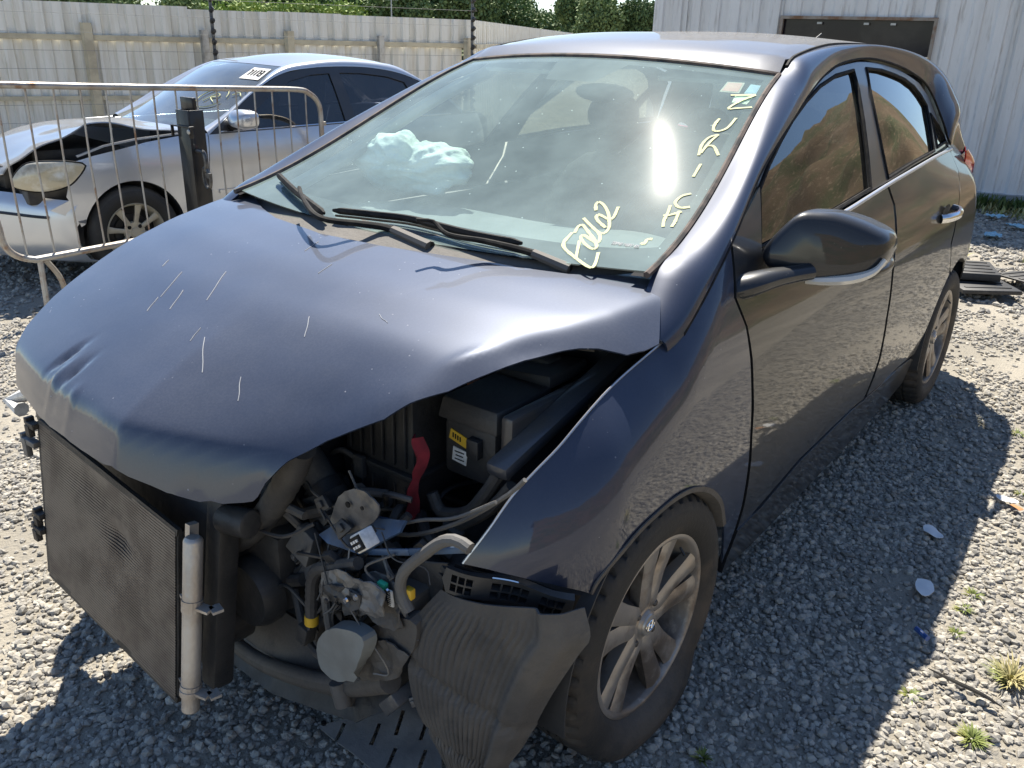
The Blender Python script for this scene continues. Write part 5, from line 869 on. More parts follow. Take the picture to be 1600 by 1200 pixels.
MB().tube([fb + Vector((.09, .075, -.01)), fb + Vector((.09, .078, -.11))], .004, 8).build('stud', m_chrome, car)
e_ = MB(); e_.box((.02, .44, .80), (.14, .26, .03), rot('X', 6)); e_.box((.0, .42, .82), (.05, .20, .02)); e_.build('intake_cover', m_eng, car, bevel=.008)
for k, p in (('tab1', (.0, .489, .82)), ('tab2', (.15, .422, .795))): MB().box(p, (.02, .022, .016), rot('X', 20)).build('orange_cap', mat('dusty_orange', (.22, .10, .06), .8), car, bevel=.002)
hole_free_plate('lower_splash_panel', [(.40, -.206, .05), (.47, -.10, .022), (.47, .10, .03), (.46, .375, .105), (.42, .487, .20), (.39, .47, .27), (.36, .294, .25), (.37, .044, .17)], m_eng, car, crumple=.008, sp=.02)
# assorted small clutter deep in the bay: pipes and wires
rg = random.Random(5); 
for i in range(80):
    a = Vector((rg.uniform(.1, .47), rg.uniform(-.1, .50), rg.uniform(.34, .62))); d = Vector((rg.uniform(-.1, .1), rg.uniform(-.2, .2), rg.uniform(-.18, .12)))
    MB().tube(cr([Vector((min(p_.x, .49), p_.y, max(p_.z, .27))) for p_ in (a, a + d * .5 + Vector((rg.uniform(0, .05), 0, rg.uniform(-.04, .04))), a + d, a + d * 1.5 + Vector((-.06, 0, -.05)))], 5), rg.choice((.004, .006, .009, .013)), 8).build('pipe', rg.choice((m_hose, m_eng, m_gpipe, m_brown)), car)
for i in range(34):
    a = Vector((rg.uniform(.30, .47), rg.uniform(.18, .55), rg.uniform(.22, .56))); MB().box(a, (rg.uniform(.02, .06), rg.uniform(.02, .07), rg.uniform(.02, .07)), rot('X', rg.uniform(-40, 40)) @ rot('Y', rg.uniform(-30, 30)), taper=rg.uniform(.6, 1)).build('fitting', rg.choice((m_eng, m_brown, m_eng, m_metal)), car, bevel=.004)
# --- ribbed splash liner hanging in front of the wheel
Lf = cr([(.45, .604, .540), (.465, .566, .474), (.47, .556, .404), (.47, .572, .294), (.455, .618, .188), (.44, .665, .10), (.43, .70, .045)], 6); Rt = cr([(.36, .845, .565), (.355, .862, .515), (.36, .848, .478), (.37, .806, .372), (.39, .769, .26), (.41, .735, .175), (.42, .725, .045)], 6)
Lf = arc_sample(Lf, 44); Rt = arc_sample(Rt, 44); rows = []
for i, (a, c) in enumerate(zip(Lf, Rt)):
    v_ = i / 43; row = []
    for j in range(97):
        u_ = j / 96; p = a.lerp(c, u_); rib = .0026 * math.tanh(1.6 * math.sin((u_ + .02 * nz(v_ * 2, u_, 8)) * 2 * math.pi * 22)) * (.5 + .7 * abs(nz(u_ * 3, v_ * 3, 5)) ** .5) * (1 if .05 < u_ < .70 and v_ > .06 else 0); fold = .012 * sst(.0, .03, abs((v_ - .30 - .22 * u_) )) - .012
        fold2 = .010 * sst(.0, .02, abs(v_ - .58 - .16 * u_)) - .010
        bulge = .030 * math.sin(math.pi * u_) + .02 * math.sin(math.pi * v_) + .010 * nz(u_ * 2, v_ * 2, 3) + (.02 * sst(.72, .8, u_) * (1 - sst(.9, 1, u_)))
        row.append(p + Vector((bulge + rib + fold + fold2, .006 * nz(v_ * 1.5, u_, 6), .004 * nz(u_ * 3, 0, 2))))
    rows.append(row)
V, Fc = grid(rows); sl_ = mk('splash_liner', V, [f[::-1] for f in Fc], mat('liner_plastic', (.048, .046, .045), .7, col2=(.085, .077, .068), nscale=5, col3=(.03, .03, .031), n3=14, bump=.35, bscale=70, dust=.2), car, thick=.004, off=0, split=60); sl_['label'] = 'ribbed plastic splash liner torn loose in front of the wheel'
V = []; Fc = []  # the strip of liner that follows the arch edge
arc_f = [Vector(p) for p in D['arch_f']]; arr = arc_sample(cr(arc_f[1:11], 5), 60)
rows = [[p + Vector((0, .003, 0)) for p in arr], [Vector((p.x * .965, p.y + .002, .3 + (p.z - .3) * .965)) for p in arr], [Vector((p.x * .93, p.y - .03, .3 + (p.z - .3) * .93)) for p in arr]]
V, Fc = grid(rows); mk('arch_lip', V, Fc, m_brown, car, thick=.003, off=0)
# slotted bumper bracket under the wing nose
B0, B1, B2, B3, B4 = [Vector(p) for p in D['bracket']]
def bq(u_, v_): return B0.lerp(B1, u_).lerp(B4.lerp(B2, u_), v_) + Vector((.012, 0, -.004)) + Vector((.006 * math.sin(u_ * 9), 0, 0))
holes = []
for (u0, u1, nn_) in ((.05, .24, 3), (.36, .66, 4), (.76, .96, 3)):
    for i in range(nn_):
        for j in range(2):
            a = u0 + (u1 - u0) * i / nn_; c = u0 + (u1 - u0) * (i + .82) / nn_; v0 = .16 + j * .40; holes.append([(a, v0), (c, v0), (c, v0 + .32), (a, v0 + .32)])
V, Fc = cdt([(-.01, -.02), (1.0, -.02), (1.02, .5), (.97, 1.02), (.02, 1.02), (-.03, .5)], holes, .035, lambda a, c: bq(a, c)); mk('bumper_bracket', V, Fc, m_black, car, thick=.014, off=1)
V, Fc = grid([[bq(u_, v_) + Vector((-.02, 0, 0)) for u_ in np.linspace(0, 1, 12)] for v_ in (0, 1)]); mk('bracket_back', V, Fc, m_trim, car)
P_ = [bq(u_, -.04) + Vector((.003, 0, .004)) for u_ in np.linspace(.36, .55, 10)]; MB().tube(P_, .0022, 6).build('edge_glint', m_chrome, car)  # short chrome strip modelled as a highlight on the bracket edge
P_ = [Vector((p[0], S(p[0], p[2]) + .001, p[2] + .001)) for p in D['fender'][4:14]]; MB().tube(cr(P_, 4), .0022, 6).build('wing_edge_glint', mat('modelled_highlight', (.6, .6, .62), .3, .8), car)  # bright tube stands in for the highlight on the wing crown
# undertray fallen on the stones
up = [Vector(p) for p in D['undertray']]
def ulift(a, c): return Vector((a, c, .018 + .055 * sst(.48, .30, a) * (1 - .3 * sst(.3, .5, c)) + .008 * nz(a, c, 1, 14)))
hl = []
for (cx, cy) in ((.40, .50), (.345, .455), (.365, .40), (.43, .44), (.445, .53), (.41, .37), (.45, .30)):
    d = Vector((.023, .010)); n_ = Vector((-.0018, .004)); hl.append([(cx - d.x - n_.x, cy - d.y - n_.y), (cx + d.x - n_.x, cy + d.y - n_.y), (cx + d.x + n_.x, cy + d.y + n_.y), (cx - d.x + n_.x, cy - d.y + n_.y)])
V, Fc = cdt([(p.x, p.y) for p in up], hl, .016, ulift); ut = mk('fallen_undertray', V, Fc, mat('grey_brown_plastic', (.20, .19, .18), .7, col2=(.12, .115, .115), nscale=9, col3=(.17, .155, .135), n3=22, bump=.3, dust=.3), None, thick=.004, split=40); tag(ut, 'torn slotted black plastic undertray lying on the stones below the smashed nose', 'undertray')
MB().tube([(up[0].x, up[0].y + .02, .04), (up[0].x, up[0].y + .02, .045)], .006, 10).build('bolt', m_trim, ut, world=False)
# ================================================================ silver sedan behind the barrier
m_silver = mat('silver_paint', (.60, .63, .67), .28, .6, coat=1, dust=.12); m_silver2 = mat('silver_sun_darkened', (.36, .39, .44), .28, .55, coat=1, dust=.22)  # second silver: same paint, darkened in colour on sunlit bonnet and roof
m_dkwin = glass('tinted_window', (.10, .11, .14), dust=.03, gloss=1.3); m_ws2 = glass('sedan_windscreen', (.45, .58, .60), dust=.12, gloss=1.8)
m_lampy = mat('yellowed_lens', (.55, .48, .33), .15, col2=(.74, .71, .60), nscale=9, coat=1, col3=(.30, .27, .20), n3=5); m_alloy2 = mat('cream_alloy', (.52, .48, .38), .45, .3, col2=(.42, .38, .30), nscale=9)
hd_ = math.radians(-6); SO = Vector((-1.7336, -4.8956, -.17))
sed = empty('silver_sedan', SO, hd_, label='silver sedan with a buckled bonnet and broken front bumper behind the crowd barrier', cat='car')
def S2(x, z):
    w_ = .835 - (.02 * ((x + 1.3) / 2) ** 2 if x < -1.3 else 0)
    if x > .25: w_ -= .75 * (x - .25) ** 2
    if x < -3.0: w_ -= .6 * (x + 3.0) ** 2
    return w_ + float(np.interp(z, [.1, .25, .45, .6, .75, .88, .93, 1.05, 1.2, 1.35, 1.45], [-.06, -.03, -.004, 0, -.006, -.03, -.05, -.10, -.17, -.25, -.33])) 
def sp2(name, P, m, sp=.05, off=0, holes=(), sy=True, thick=.006, parent=None):
    V, Fc = cdt(P, holes, sp, lambda a, c: (a, S2(a, c) + off, c), flip=True); o = mk(name, V, Fc, m, parent or sed, thick=thick, world=False)
    if sy: q = o.copy(); COL.objects.link(q); q.scale.y = -1
    return o
arcF = [(.35 * math.cos(a), .31 + .355 * math.sin(a)) for a in np.linspace(math.radians(10), math.radians(195), 28)]
arcB = [(-2.62 + .35 * math.cos(a), .31 + .345 * math.sin(a)) for a in np.linspace(math.radians(-10), math.radians(190), 24)]
sp2('wing', [(.36, .40), (.385, .52), (.42, .60), (.40, .66), (.33, .73), (.29, .785), (.33, .815), (.217, .84), (.045, .868), (-.152, .903), (-.381, .928), (-.60, .935), (-.56, .70), (-.55, .30), (-.52, .22), (-.36, .22)] + arcF[::-1][1:-1], m_silver)
sp2('front_door', [(-.565, .26), (-.565, .70), (-.605, .925), (-1.80, .945), (-1.83, .7), (-1.80, .26)], m_silver); sp2('rear_door', [(-1.81, .26), (-1.84, .7), (-1.81, .945), (-2.72, .965), (-2.70, .80), (-2.35, .62), (-2.24, .40), (-2.2, .26)], m_silver)
sp2('quarter_panel', [(-2.245, .40), (-2.355, .625), (-2.705, .805), (-2.725, .965), (-3.35, .96), (-3.42, .80), (-3.40, .35), (-2.99, .25)] + arcB[1:-3], m_silver)
sp2('sill', [(-.53, .19), (-2.24, .19), (-2.22, .255), (-.53, .255)], m_silver, off=.005); sp2('door_moulding', [(-.62, .52), (-2.68, .55), (-2.68, .575), (-.62, .545)], m_silver, off=.012, thick=.01)
# greenhouse
gs = [(-.60, .92), (-.78, 1.03), (-1.05, 1.19), (-1.34, 1.315), (-1.62, 1.355), (-1.90, 1.365), (-2.2, 1.355), (-2.5, 1.31), (-2.75, 1.22), (-2.95, 1.10), (-3.10, .97)]
W1 = [(-.88, .955), (-.98, 1.04), (-1.20, 1.175), (-1.40, 1.265), (-1.60, 1.305), (-1.78, 1.315), (-1.80, .962)]; W2 = [(-1.90, .965), (-1.88, 1.318), (-2.1, 1.312), (-2.35, 1.285), (-2.52, 1.24), (-2.58, 1.10), (-2.62, .978)]; W3 = [(-2.66, .98), (-2.62, 1.18), (-2.70, 1.14), (-2.88, 1.02), (-2.90, .985)]
sp2('window_frame', gs + [(-3.05, .965), (-1.8, .948), (-.62, .93)], m_frame, holes=[W1, W2, W3])
for g_ in (W1, W2, W3):
    c = np.mean(g_, 0); sp2('side_window', [tuple(c + (np.array(p) - c) * 1.02) for p in g_], m_dkwin, sp=.12, off=-.012, thick=0)
P_ = [Vector((x, S2(x, z) + .002, z)) for x, z in ((-.70, .938), (-1.2, .944), (-1.8, .955), (-2.6, .972), (-2.95, .975))]; MB().tube(P_, .007, 6).build('chrome_strip', m_chrome, sed, world=False)
out2 = arc_sample(cr([Vector((x, S2(x, z) + .003, z)) for x, z in gs], 5), 60)
in2 = arc_sample(cr([Vector(p) for p in ((-.60, .70, .955), (-.80, .665, 1.045), (-1.1, .595, 1.215), (-1.36, .53, 1.352), (-1.62, .51, 1.395), (-1.95, .50, 1.415), (-2.3, .50, 1.395), (-2.55, .51, 1.35), (-2.8, .55, 1.20), (-3.05, .60, 1.04), (-3.15, .62, .99))], 5), 60); rows = []
for a, c in zip(out2, in2):
    L_ = (c - a).length; f1 = Vector((0, -.1, 1)) * L_ * .4; f2 = Vector((0, 1, .1)) * L_ * .4; rows.append([bez(a, a + f1, c + f2, c, t) for t in np.linspace(0, 1, 9)])
V, Fc = grid(rows)
for sg_ in (1, -1): mk('roof_rail', [Vector((v.x, v.y * sg_, v.z)) for v in V], [f[::-1] for f in Fc] if sg_ > 0 else Fc, m_silver, sed, world=False)
def span(a, b_, bow, zb, n=17): return [Vector((a.x + bow * (1 - t * t), a.y * t, a.z + zb * (1 - t * t))) for t in np.linspace(-1, 1, n)]
def ia2(x): return Vector((x, float(np.interp(-x, [-p.x for p in in2], [p.y for p in in2])), float(np.interp(-x, [-p.x for p in in2], [p.z for p in in2]))))
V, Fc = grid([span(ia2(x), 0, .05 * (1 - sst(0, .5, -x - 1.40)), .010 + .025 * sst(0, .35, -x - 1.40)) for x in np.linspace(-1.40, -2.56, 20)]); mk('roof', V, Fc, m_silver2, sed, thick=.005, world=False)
V, Fc = grid([span(ia2(x), 0, .15 - .12 * (-x - .6), .01) for x in np.linspace(-.60, -1.39, 12)]); w2 = mk('windscreen', V, Fc, m_ws2, sed, world=False)
V, Fc = grid([span(ia2(x), 0, -.08, .01) for x in np.linspace(-2.57, -3.12, 8)]); mk('rear_screen', V, Fc, m_dkwin, sed, world=False)
V, Fc = grid([[Vector((x, t * w_, z + .01 * (1 - t * t))) for t in np.linspace(-1, 1, 9)] for x, z, w_ in ((-3.14, .985, .64), (-3.42, .96, .66), (-3.50, .90, .66), (-3.52, .5, .68), (-3.45, .3, .68))]); mk('boot_lid', V, Fc, m_silver, sed, world=False, thick=.005)
# paper sheet and marker scribble on the screen
def w2p(s, t, o=.006): # s up the pillar, t across
    r0 = span(ia2(-.60 - .79 * s), 0, .15 - .12 * (.79 * s), .01, 41); p = r0[int(round(t * 40))]; return p + Vector((.4, 0, .9)) * o
tg = [w2p(.74, .80), w2p(.74, .97), w2p(.92, .97), w2p(.92, .80)]; pp = mk('paper_notice', tg, [(0, 1, 2, 3)], m_white, w2, smooth=False, world=False)
bb = MB(); sgd = {'7': 'abc', '1': 'bc', '3': 'abcdg'}
for i, ch in enumerate('71173'):
    for q_ in seg.get(ch, sgd.get(ch, 'bc')):
        (ax, ay), (bx_, by) = sg[q_]; f = lambda u_, v_: tg[0].lerp(tg[1], .12 + .16 * i + u_ * .10).lerp(tg[3].lerp(tg[2], .12 + .16 * i + u_ * .10), .30 + .45 * v_) + Vector((.4, 0, .9)) * .003
        bb.tube([f(ax, ay), f(bx_, by)], .004, 4)
bb.build('print', m_trim, pp, world=False)
b = MB(); c0 = w2p(.44, .80, .008); ux = (w2p(.44, .9) - w2p(.44, .7)).normalized(); uy = (w2p(.6, .8) - w2p(.4, .8)).normalized()
b.tube([c0 + ux * .13 * math.cos(a) + uy * .13 * math.sin(a) for a in np.linspace(.2, 6.0, 26)], .004, 4); b.tube(cr([c0 - ux * .05 - uy * .05, c0 + uy * .06, c0 + ux * .05 + uy * .03, c0 - ux * .01, c0 + ux * .06 - uy * .05], 5), .004, 4)
for q_ in (.06, .12): b.tube(cr([c0 + ux * (.16) + uy * q_, c0 + ux * .20 + uy * (q_ + .04), c0 + ux * .25 + uy * q_], 4), .004, 4)
b.build('marker_writing', m_chalk, w2, world=False)
# bonnet folded up into a tent shape
he = [(-.58, .94, .70), (-.42, .945, .68), (-.20, .972, .66), (-.01, 1.016, .64), (.158, 1.02, .63), (.20, .997, .625), (.33, .932, .62), (.463, .889, .61), (.569, .825, .59), (.644, .78, .56), (.67, .73, .52)]
hc_ = [(-.46, .965), (-.34, .97), (-.18, .972), (-.04, .97), (.08, .962), (.18, .945), (.31, .91), (.44, .86), (.54, .805), (.64, .745), (.70, .69)]
e1 = arc_sample(cr([Vector((a, c, z)) for a, z, c in he], 5), 50); e0 = arc_sample(cr([Vector((a, 0, z)) for a, z in hc_], 5), 50)
rows = []
for a, c in zip(e1, e0):
    rows.append([Vector((c.x + (a.x - c.x) * t * t, t * a.y, c.z + ((a.z - c.z) * abs(t) ** 2.2 if t > 0 else -.05 * t * t) + .012 * nz(a.x * 3, t, 2, 1.7))) for t in np.linspace(-1, 1, 31)])
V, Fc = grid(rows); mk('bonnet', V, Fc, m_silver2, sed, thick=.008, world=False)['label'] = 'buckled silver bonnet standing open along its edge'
b = MB(); b.box((.05, 0, .60), (.9, 1.20, .35)); b.box((.15, 0, .80), (.6, .8, .10)); b.build('engine_bay', m_eng, sed, bevel=.03, world=False)
P_ = [Vector((x, .705, z)) for x, z in ((-.42, .935), (-.12, .915), (.10, .885), (.28, .83))]; b = MB(); [b.bar(p, q_, .02, .012) for p, q_ in zip(P_, P_[1:])]; b.build('wing_ledge', m_silver, sed, world=False)
# headlamp, bumper, grille remains
lp = [(.275, .785), (.34, .812), (.427, .822), (.53, .822), (.60, .806), (.66, .745), (.684, .68), (.62, .648), (.527, .637), (.43, .655), (.359, .69)]
for sg_ in (1, -1):
    cc = Vector((.52, .66, .745)); P3 = [Vector((x, S2(x, z) - .015 * sst(.3, .7, x), z)) for x, z in lp]; P3 = arc_sample(cr(P3, 4, True) + [P3[0]], 40)[:-1]; V = []; Fc = []
    for i, (k, o_) in enumerate(((1, 0), (.95, .012), (.8, .022), (.5, .030), (.15, .033))):
        V += [Vector((cc.x, 0, cc.z)) + (Vector((p.x, 0, p.z)) - Vector((cc.x, 0, cc.z))) * k + Vector((o_ * .7, (p.y * k + (S2(cc.x, cc.z) - .01) * (1 - k)) + o_ * .5, 0)) for p in P3]
    for i in range(4): Fc += [(i * 39 + j, i * 39 + (j + 1) % 39, (i + 1) * 39 + (j + 1) % 39, (i + 1) * 39 + j) for j in range(39)]
    Fc.append(tuple(range(4 * 39, 5 * 39))); hl_ = mk('headlamp', [Vector((v.x, v.y * sg_, v.z)) for v in V], Fc, m_lampy, sed, world=False)
    MB().tube([Vector((p.x, p.y * sg_, p.z)) for p in P3], .006, 6, closed=True).build('lamp_seal', m_trim, hl_, world=False)
    b = MB(); b.box((.46, .63 * sg_, .60), (.30, .16, .10)); b.build('lamp_support', m_eng, sed, bevel=.01, world=False)
rows = []
for z, xo, dx in ((.62, .02, 0), (.585, .06, 0), (.55, .075, 0), (.46, .085, 0), (.36, .08, 0), (.26, .06, 0), (.20, .02, 0), (.18, -.04, 0)):
    r = []
    for t in np.linspace(-1, 1, 41):
        th = t * 1.25; y = .80 * math.sin(th) / math.sin(1.25); x = .28 + (.50 * (math.cos(th) - math.cos(1.25)) / (1 - math.cos(1.25))) + xo * 1.0; z2 = z
        if t > 0: x += .035 * sst(.2, .9, t); z2 = z - .05 * sst(.5, 1, t) * (1 if z > .5 else .3); y += .02 * sst(.6, 1, t)
        r.append(Vector((x, y, z2 + .008 * nz(t * 3, z * 4, 1))))
    rows.append(r)
V, Fc = grid(rows); bp_ = mk('front_bumper', V, Fc, m_silver, sed, thick=.005, world=False); bp_['label'] = 'sagging silver front bumper torn at the wheel arch'
ps = [rows[2][i] * .45 + rows[3][i] * .55 for i in range(22, 38)]; b = MB(); b.tube([p + Vector((.006, .006, -.005)) for p in ps], .018, 8, flat=.5); b.build('bumper_strip', m_black, bp_, world=False)
hole_free_plate('torn_patch', [(.42, .775, .575), (.36, .80, .56), (.315, .815, .50), (.33, .825, .42), (.37, .82, .43), (.41, .80, .50)], m_dark, bp_, crumple=.004)
sp2('bumper_end', [(.40, .58), (.33, .48), (.385, .40), (.42, .47), (.52, .52)], m_silver, sy=False, sp=.03)
b = MB(); 
for z in (.66, .70, .74): b.bar((.70, -.38, z), (.72, .42, z - .02), .012, .02)
b.box((.62, 0, .70), (.06, .9, .14)); b.build('grille', m_black, sed, bevel=.003, world=False)
P_ = cr([(.69, .44, .80), (.73, .38, .74), (.76, .30, .69), (.74, .10, .72)], 5); MB().tube(P_, .012, 8).build('grille_trim', m_chrome, sed, world=False)
MB().add([(-.40, .30, .2), (.5, .30, .2), (.5, .30, .8), (-.40, .30, .8)], [(0, 1, 2, 3)]).build('inner_wing', m_black, sed, world=False, smooth=False)
for xw in (0, -2.62):
    V, Fc = grid([[Vector((xw + .35 * r * math.cos(a), y, .31 + .35 * r * math.sin(a))) for a in np.linspace(math.radians(-5), math.radians(185), 20)] for r, y in ((1.0, .80), (1.02, .60), (.2, .56))]); mk('arch_liner', V, Fc, m_black, sed, world=False)
# mirror
mc2 = Vector((-.80, .92, 1.03)); Pm = arc_sample(cr([Vector((-.80, .80, .985)), Vector((-.80, .79, 1.05)), Vector((-.81, .83, 1.09)), Vector((-.82, .93, 1.09)), Vector((-.83, .995, 1.07)), Vector((-.83, 1.0, 1.0)), Vector((-.82, .96, .965)), Vector((-.81, .86, .965))], 5, True) + [Vector((-.80, .80, .985))], 41)[:-1]
mm = mk('door_mirror', *dome(Pm, (.94, 1, .97, .88, .7, .4, .1), (-.06, -.01, .02, .04, .055, .064, .066), mc2), m_silver, sed, world=False, split=60); MB().tube([(-.78, .74, .96), (-.80, .82, .985)], .025, 10).build('mirror_arm', m_trim, mm, world=False)
MB().add([(-.70, .735, .945), (-.92, .735, .95), (-.88, .70, 1.03)], [(0, 1, 2)]).build('mirror_sail', m_trim, sed, smooth=False, world=False, thick=.02)
def wheel2():
    r_ = empty('wheel', (0, 0, 0)); MB().lathe([(.195, .06), (.203, .074), (.215, .086), (.250, .092), (.285, .085), (.305, .065), (.312, .04), (.304, .038), (.304, .030), (.313, .029), (.313, -.03), (.31, -.06), (.25, -.09), (.2, -.07)], n=72).build('tyre', mat('black_tyre', (.018, .018, .018), .75, col2=(.04, .038, .035), nscale=6, dust=.12), r_, world=False, split=40)
    MB().lathe([(.197, .058), (.204, .072), (.198, .078), (.19, .07), (.178, .03), (.17, -.05)], n=56).build('rim', m_alloy2, r_, world=False); MB().lathe([(0, -.0), (.12, -.0), (.125, -.02), (.17, -.04)], n=32).build('brake_disc', m_eng, r_, world=False)
    for k in range(8):
        a = math.radians(45 * k + 12); st = []
        for r, wd, y, th in ((.03, .018, .045, .02), (.07, .014, .05, .02), (.13, .016, .058, .018), (.192, .024, .066, .015)):
            c = Vector((math.cos(a) * r, 0, math.sin(a) * r)); tn = Vector((-math.sin(a), 0, math.cos(a))); st += [c + tn * wd + Vector((0, y - .004, 0)), c + tn * wd * .5 + Vector((0, y, 0)), c - tn * wd * .5 + Vector((0, y, 0)), c - tn * wd + Vector((0, y - .004, 0)), c - tn * wd + Vector((0, y - th, 0)), c + tn * wd + Vector((0, y - th, 0))]
        mk('spoke', st, [(i * 6 + j, i * 6 + (j + 1) % 6, (i + 1) * 6 + (j + 1) % 6, (i + 1) * 6 + j) for i in range(3) for j in range(6)], m_alloy2, r_, world=False)
    MB().lathe([(0, .054), (.028, .052), (.032, .046), (.068, .044), (.075, .03)], n=28).build('hub', m_alloy2, r_, world=False)
    for k in range(4):
        a = math.radians(45 + 90 * k); MB().lathe([(.0, .012), (.010, .010), (.014, .004)], (.052 * math.cos(a), .042, .052 * math.sin(a)), 'y', 10).build('lug_nut', m_trim, r_, world=False)
    return r_
s1 = wheel2(); s1.parent = sed; s1.location = (0, .735, .312); dup(s1, loc=(-2.62, .735, .312), parent=sed)
for x in (0, -2.62): dup(s1, loc=(x, -.735, .312), rz=math.pi, parent=sed)
b = MB(); b.box((-1.6, 0, .25), (2.9, 1.3, .05)); b.box((-1.0, 0, .80), (.4, 1.2, .25)); b.box((-3.0, 0, .6), (.7, 1.2, .6)); b.build('cabin_floor', m_eng, sed, world=False, bevel=.02)
for y in (.35, -.35): 
    MB().box((-1.75, y, .95), (.16, .46, .62), rot('Y', -12)).build('seat', m_seat, sed, world=False, subd=2); MB().box((-1.83, y, 1.25), (.11, .26, .16), rot('Y', -12)).build('headrest', m_seat, sed, world=False, subd=2)
# ================================================================ crowd barrier
BP = lambda x, z, o=0: Vector((x, -3.66 + .07 * (x + .78) - o, z))
bar_ = empty('crowd_barrier', (-.78, -3.66, -.17), label='galvanised steel crowd control barrier with rounded corners and thin vertical bars', cat='barrier'); bar_['world'] = 1
m_bar = mat('worn_galvanised', (.46, .45, .42), .5, .45, col2=(.36, .31, .26), nscale=7, col3=(.24, .13, .07), n3=11, bump=.2)
zt = lambda x: 1.14 + .041 * (x + .76); tx, bx = -.54, -3.085
ring = [BP(tx - .16, zt(tx - .16)), BP(-1.2, zt(-1.2)), BP(-1.9, zt(-1.9)), BP(-2.4, zt(-2.4)), BP(-2.86, zt(-2.86)), BP(-2.98, zt(-2.9) - .03), BP(-3.06, .96), BP(-3.085, .86), BP(-3.085, .5), BP(-3.085, .33), BP(-3.05, .23), BP(-2.95, .185), BP(-2.5, .184), BP(-1.6, .184), BP(-.86, .185), BP(-.76, .19), BP(-.67, .23), BP(-.62, .30), BP(-.605, .42), BP(-.575, .7), BP(-.555, .95), BP(-.57, 1.06), BP(-.63, 1.125)]
MB().tube(cr(ring, 4, True), .0195, 10, closed=True).build('frame', m_bar, bar_)
for k in range(15):
    x = -.735 - .158 * k; MB().tube([BP(x, .185), BP(x + .01, .7), BP(x + .004, zt(x))], .0058, 6).build('bar', m_bar, bar_)
for x in (-.80, -2.85):
    MB().tube([BP(x, .185), BP(x + .005, .0), BP(x + .01, gz(x, -3.7) + .0)], .0165, 9).build('foot', m_bar, bar_)
    MB().tube(cr([BP(x - .02, .18), BP(x - .06, .14, .03), BP(x - .13, .02, .06), BP(x - .17, gz(x, -3.7), .09)], 5), .0165, 9).build('foot', m_bar, bar_)
MB().box(BP(-3.11, .80), (.04, .02, .03)).build('hinge_lug', m_bar, bar_, bevel=.003)
# black channel post with shackle, standing by the barrier
pb = empty('channel_post', (-1.84, -3.50, -.17), label='black steel channel post with a dangling latch in front of the silver sedan', cat='post'); pb['world'] = 1
m_bst = mat('black_steel', (.009, .010, .012), .42, .3, col2=(.02, .019, .018), nscale=9, coat=.3, dust=.02, bump=.1)
px_, py_ = -1.78, -3.52
e_ = MB(); e_.box((px_ + .045, py_, .40), (.012, .13, 1.16)); e_.box((px_ - .01, py_ + .061, .40), (.10, .010, 1.16)); e_.box((px_ - .01, py_ - .061, .40), (.10, .010, 1.16)); e_.build('channel', m_bst, pb, bevel=.003)
e_ = MB(); e_.box((px_ + .06, py_ + .01, .885), (.03, .21, .012)); e_.box((px_ + .07, py_ + .11, .855), (.03, .012, .07)); e_.box((px_ - .03, py_ - .04, 1.0), (.03, .13, .10)); e_.box((px_ + .07, py_ - .09, .855), (.02, .012, .07)); e_.build('collar', m_bst, pb, bevel=.004)
MB().lathe([(0, .006), (.010, .005), (.012, 0)], (px_ + .052, py_, .17), 'x', 12).build('rivet', m_galv, pb); MB().lathe([(0, .008), (.014, .006), (.015, 0)], (px_ + .085, py_ + .11, .86), 'x', 12).build('bolt', m_galv, pb)
b = MB(); b.tube(cr([(px_ + .02, py_ + .07, .74), (px_ + .02, py_ + .14, .735), (px_ + .02, py_ + .16, .68), (px_ + .02, py_ + .15, .62)], 5), .014, 8); b.tube(cr([(px_ + .02, py_ + .12, .62), (px_ + .02, py_ + .13, .54), (px_ + .02, py_ + .17, .52), (px_ + .02, py_ + .19, .58), (px_ + .02, py_ + .15, .64)], 4, True), .011, 8, closed=True); b.box((px_ + .03, py_ + .19, .60), (.02, .04, .03)); b.build('latch', mat('latch_steel', (.12, .12, .12), .4, .7, col2=(.05, .05, .05), nscale=20), pb)
# ================================================================ litter and weeds
m_paper = mat('paper', (.78, .78, .77), .8); 
def scrap(name, p, pts, m, lab, cat, rz=0, h=.006, cr_=.006):
    V, Fc = cdt(smooth_poly([(a, c, 0) for a, c in pts], 3) if len(pts) > 4 else pts, sp=.012, lift=lambda a, c: (a, c, h + cr_ * nz(a, c, p[0], 40) + .22 * abs(a) * (cr_ > .005) * .3)); o = mk(name, V, Fc, m, None, thick=.0012); o.location = (p[0], p[1], gz(p[0], p[1]) + .018); o.rotation_euler.z = rz; return tag(o, lab, cat)
L_ = D['litter']
scrap('paper_scrap', L_['paper1'], [(-.035, -.012), (0, -.026), (.035, -.012), (.04, .008), (.01, .022), (-.03, .016)], m_paper, 'oval white scrap of paper lying wholly in the car shadow', 'paper scrap', .8)
scrap('paper_scrap', L_['paper2'], [(-.035, -.02), (.02, -.026), (.045, -.004), (.01, .022), (-.036, .016)], m_paper, 'white torn scrap of paper right on the edge of the car shadow', 'paper scrap', .3)
scrap('paper_scrap', L_['paper3'], [(-.03, -.012), (.0, -.022), (.036, -.006), (.02, .018), (-.03, .012)], m_paper, 'white scrap of paper with a brown edge lying in full sun', 'paper scrap', 1.4)
scrap('orange_peel', (L_['paper3'][0] + .04, L_['paper3'][1] + .035), [(-.02, -.008), (.02, -.01), (.025, .006), (-.02, .01)], mat('orange_brown', (.45, .20, .08), .8), 'small orange-brown flake beside the scrap of paper in the sun', 'flake', 1)
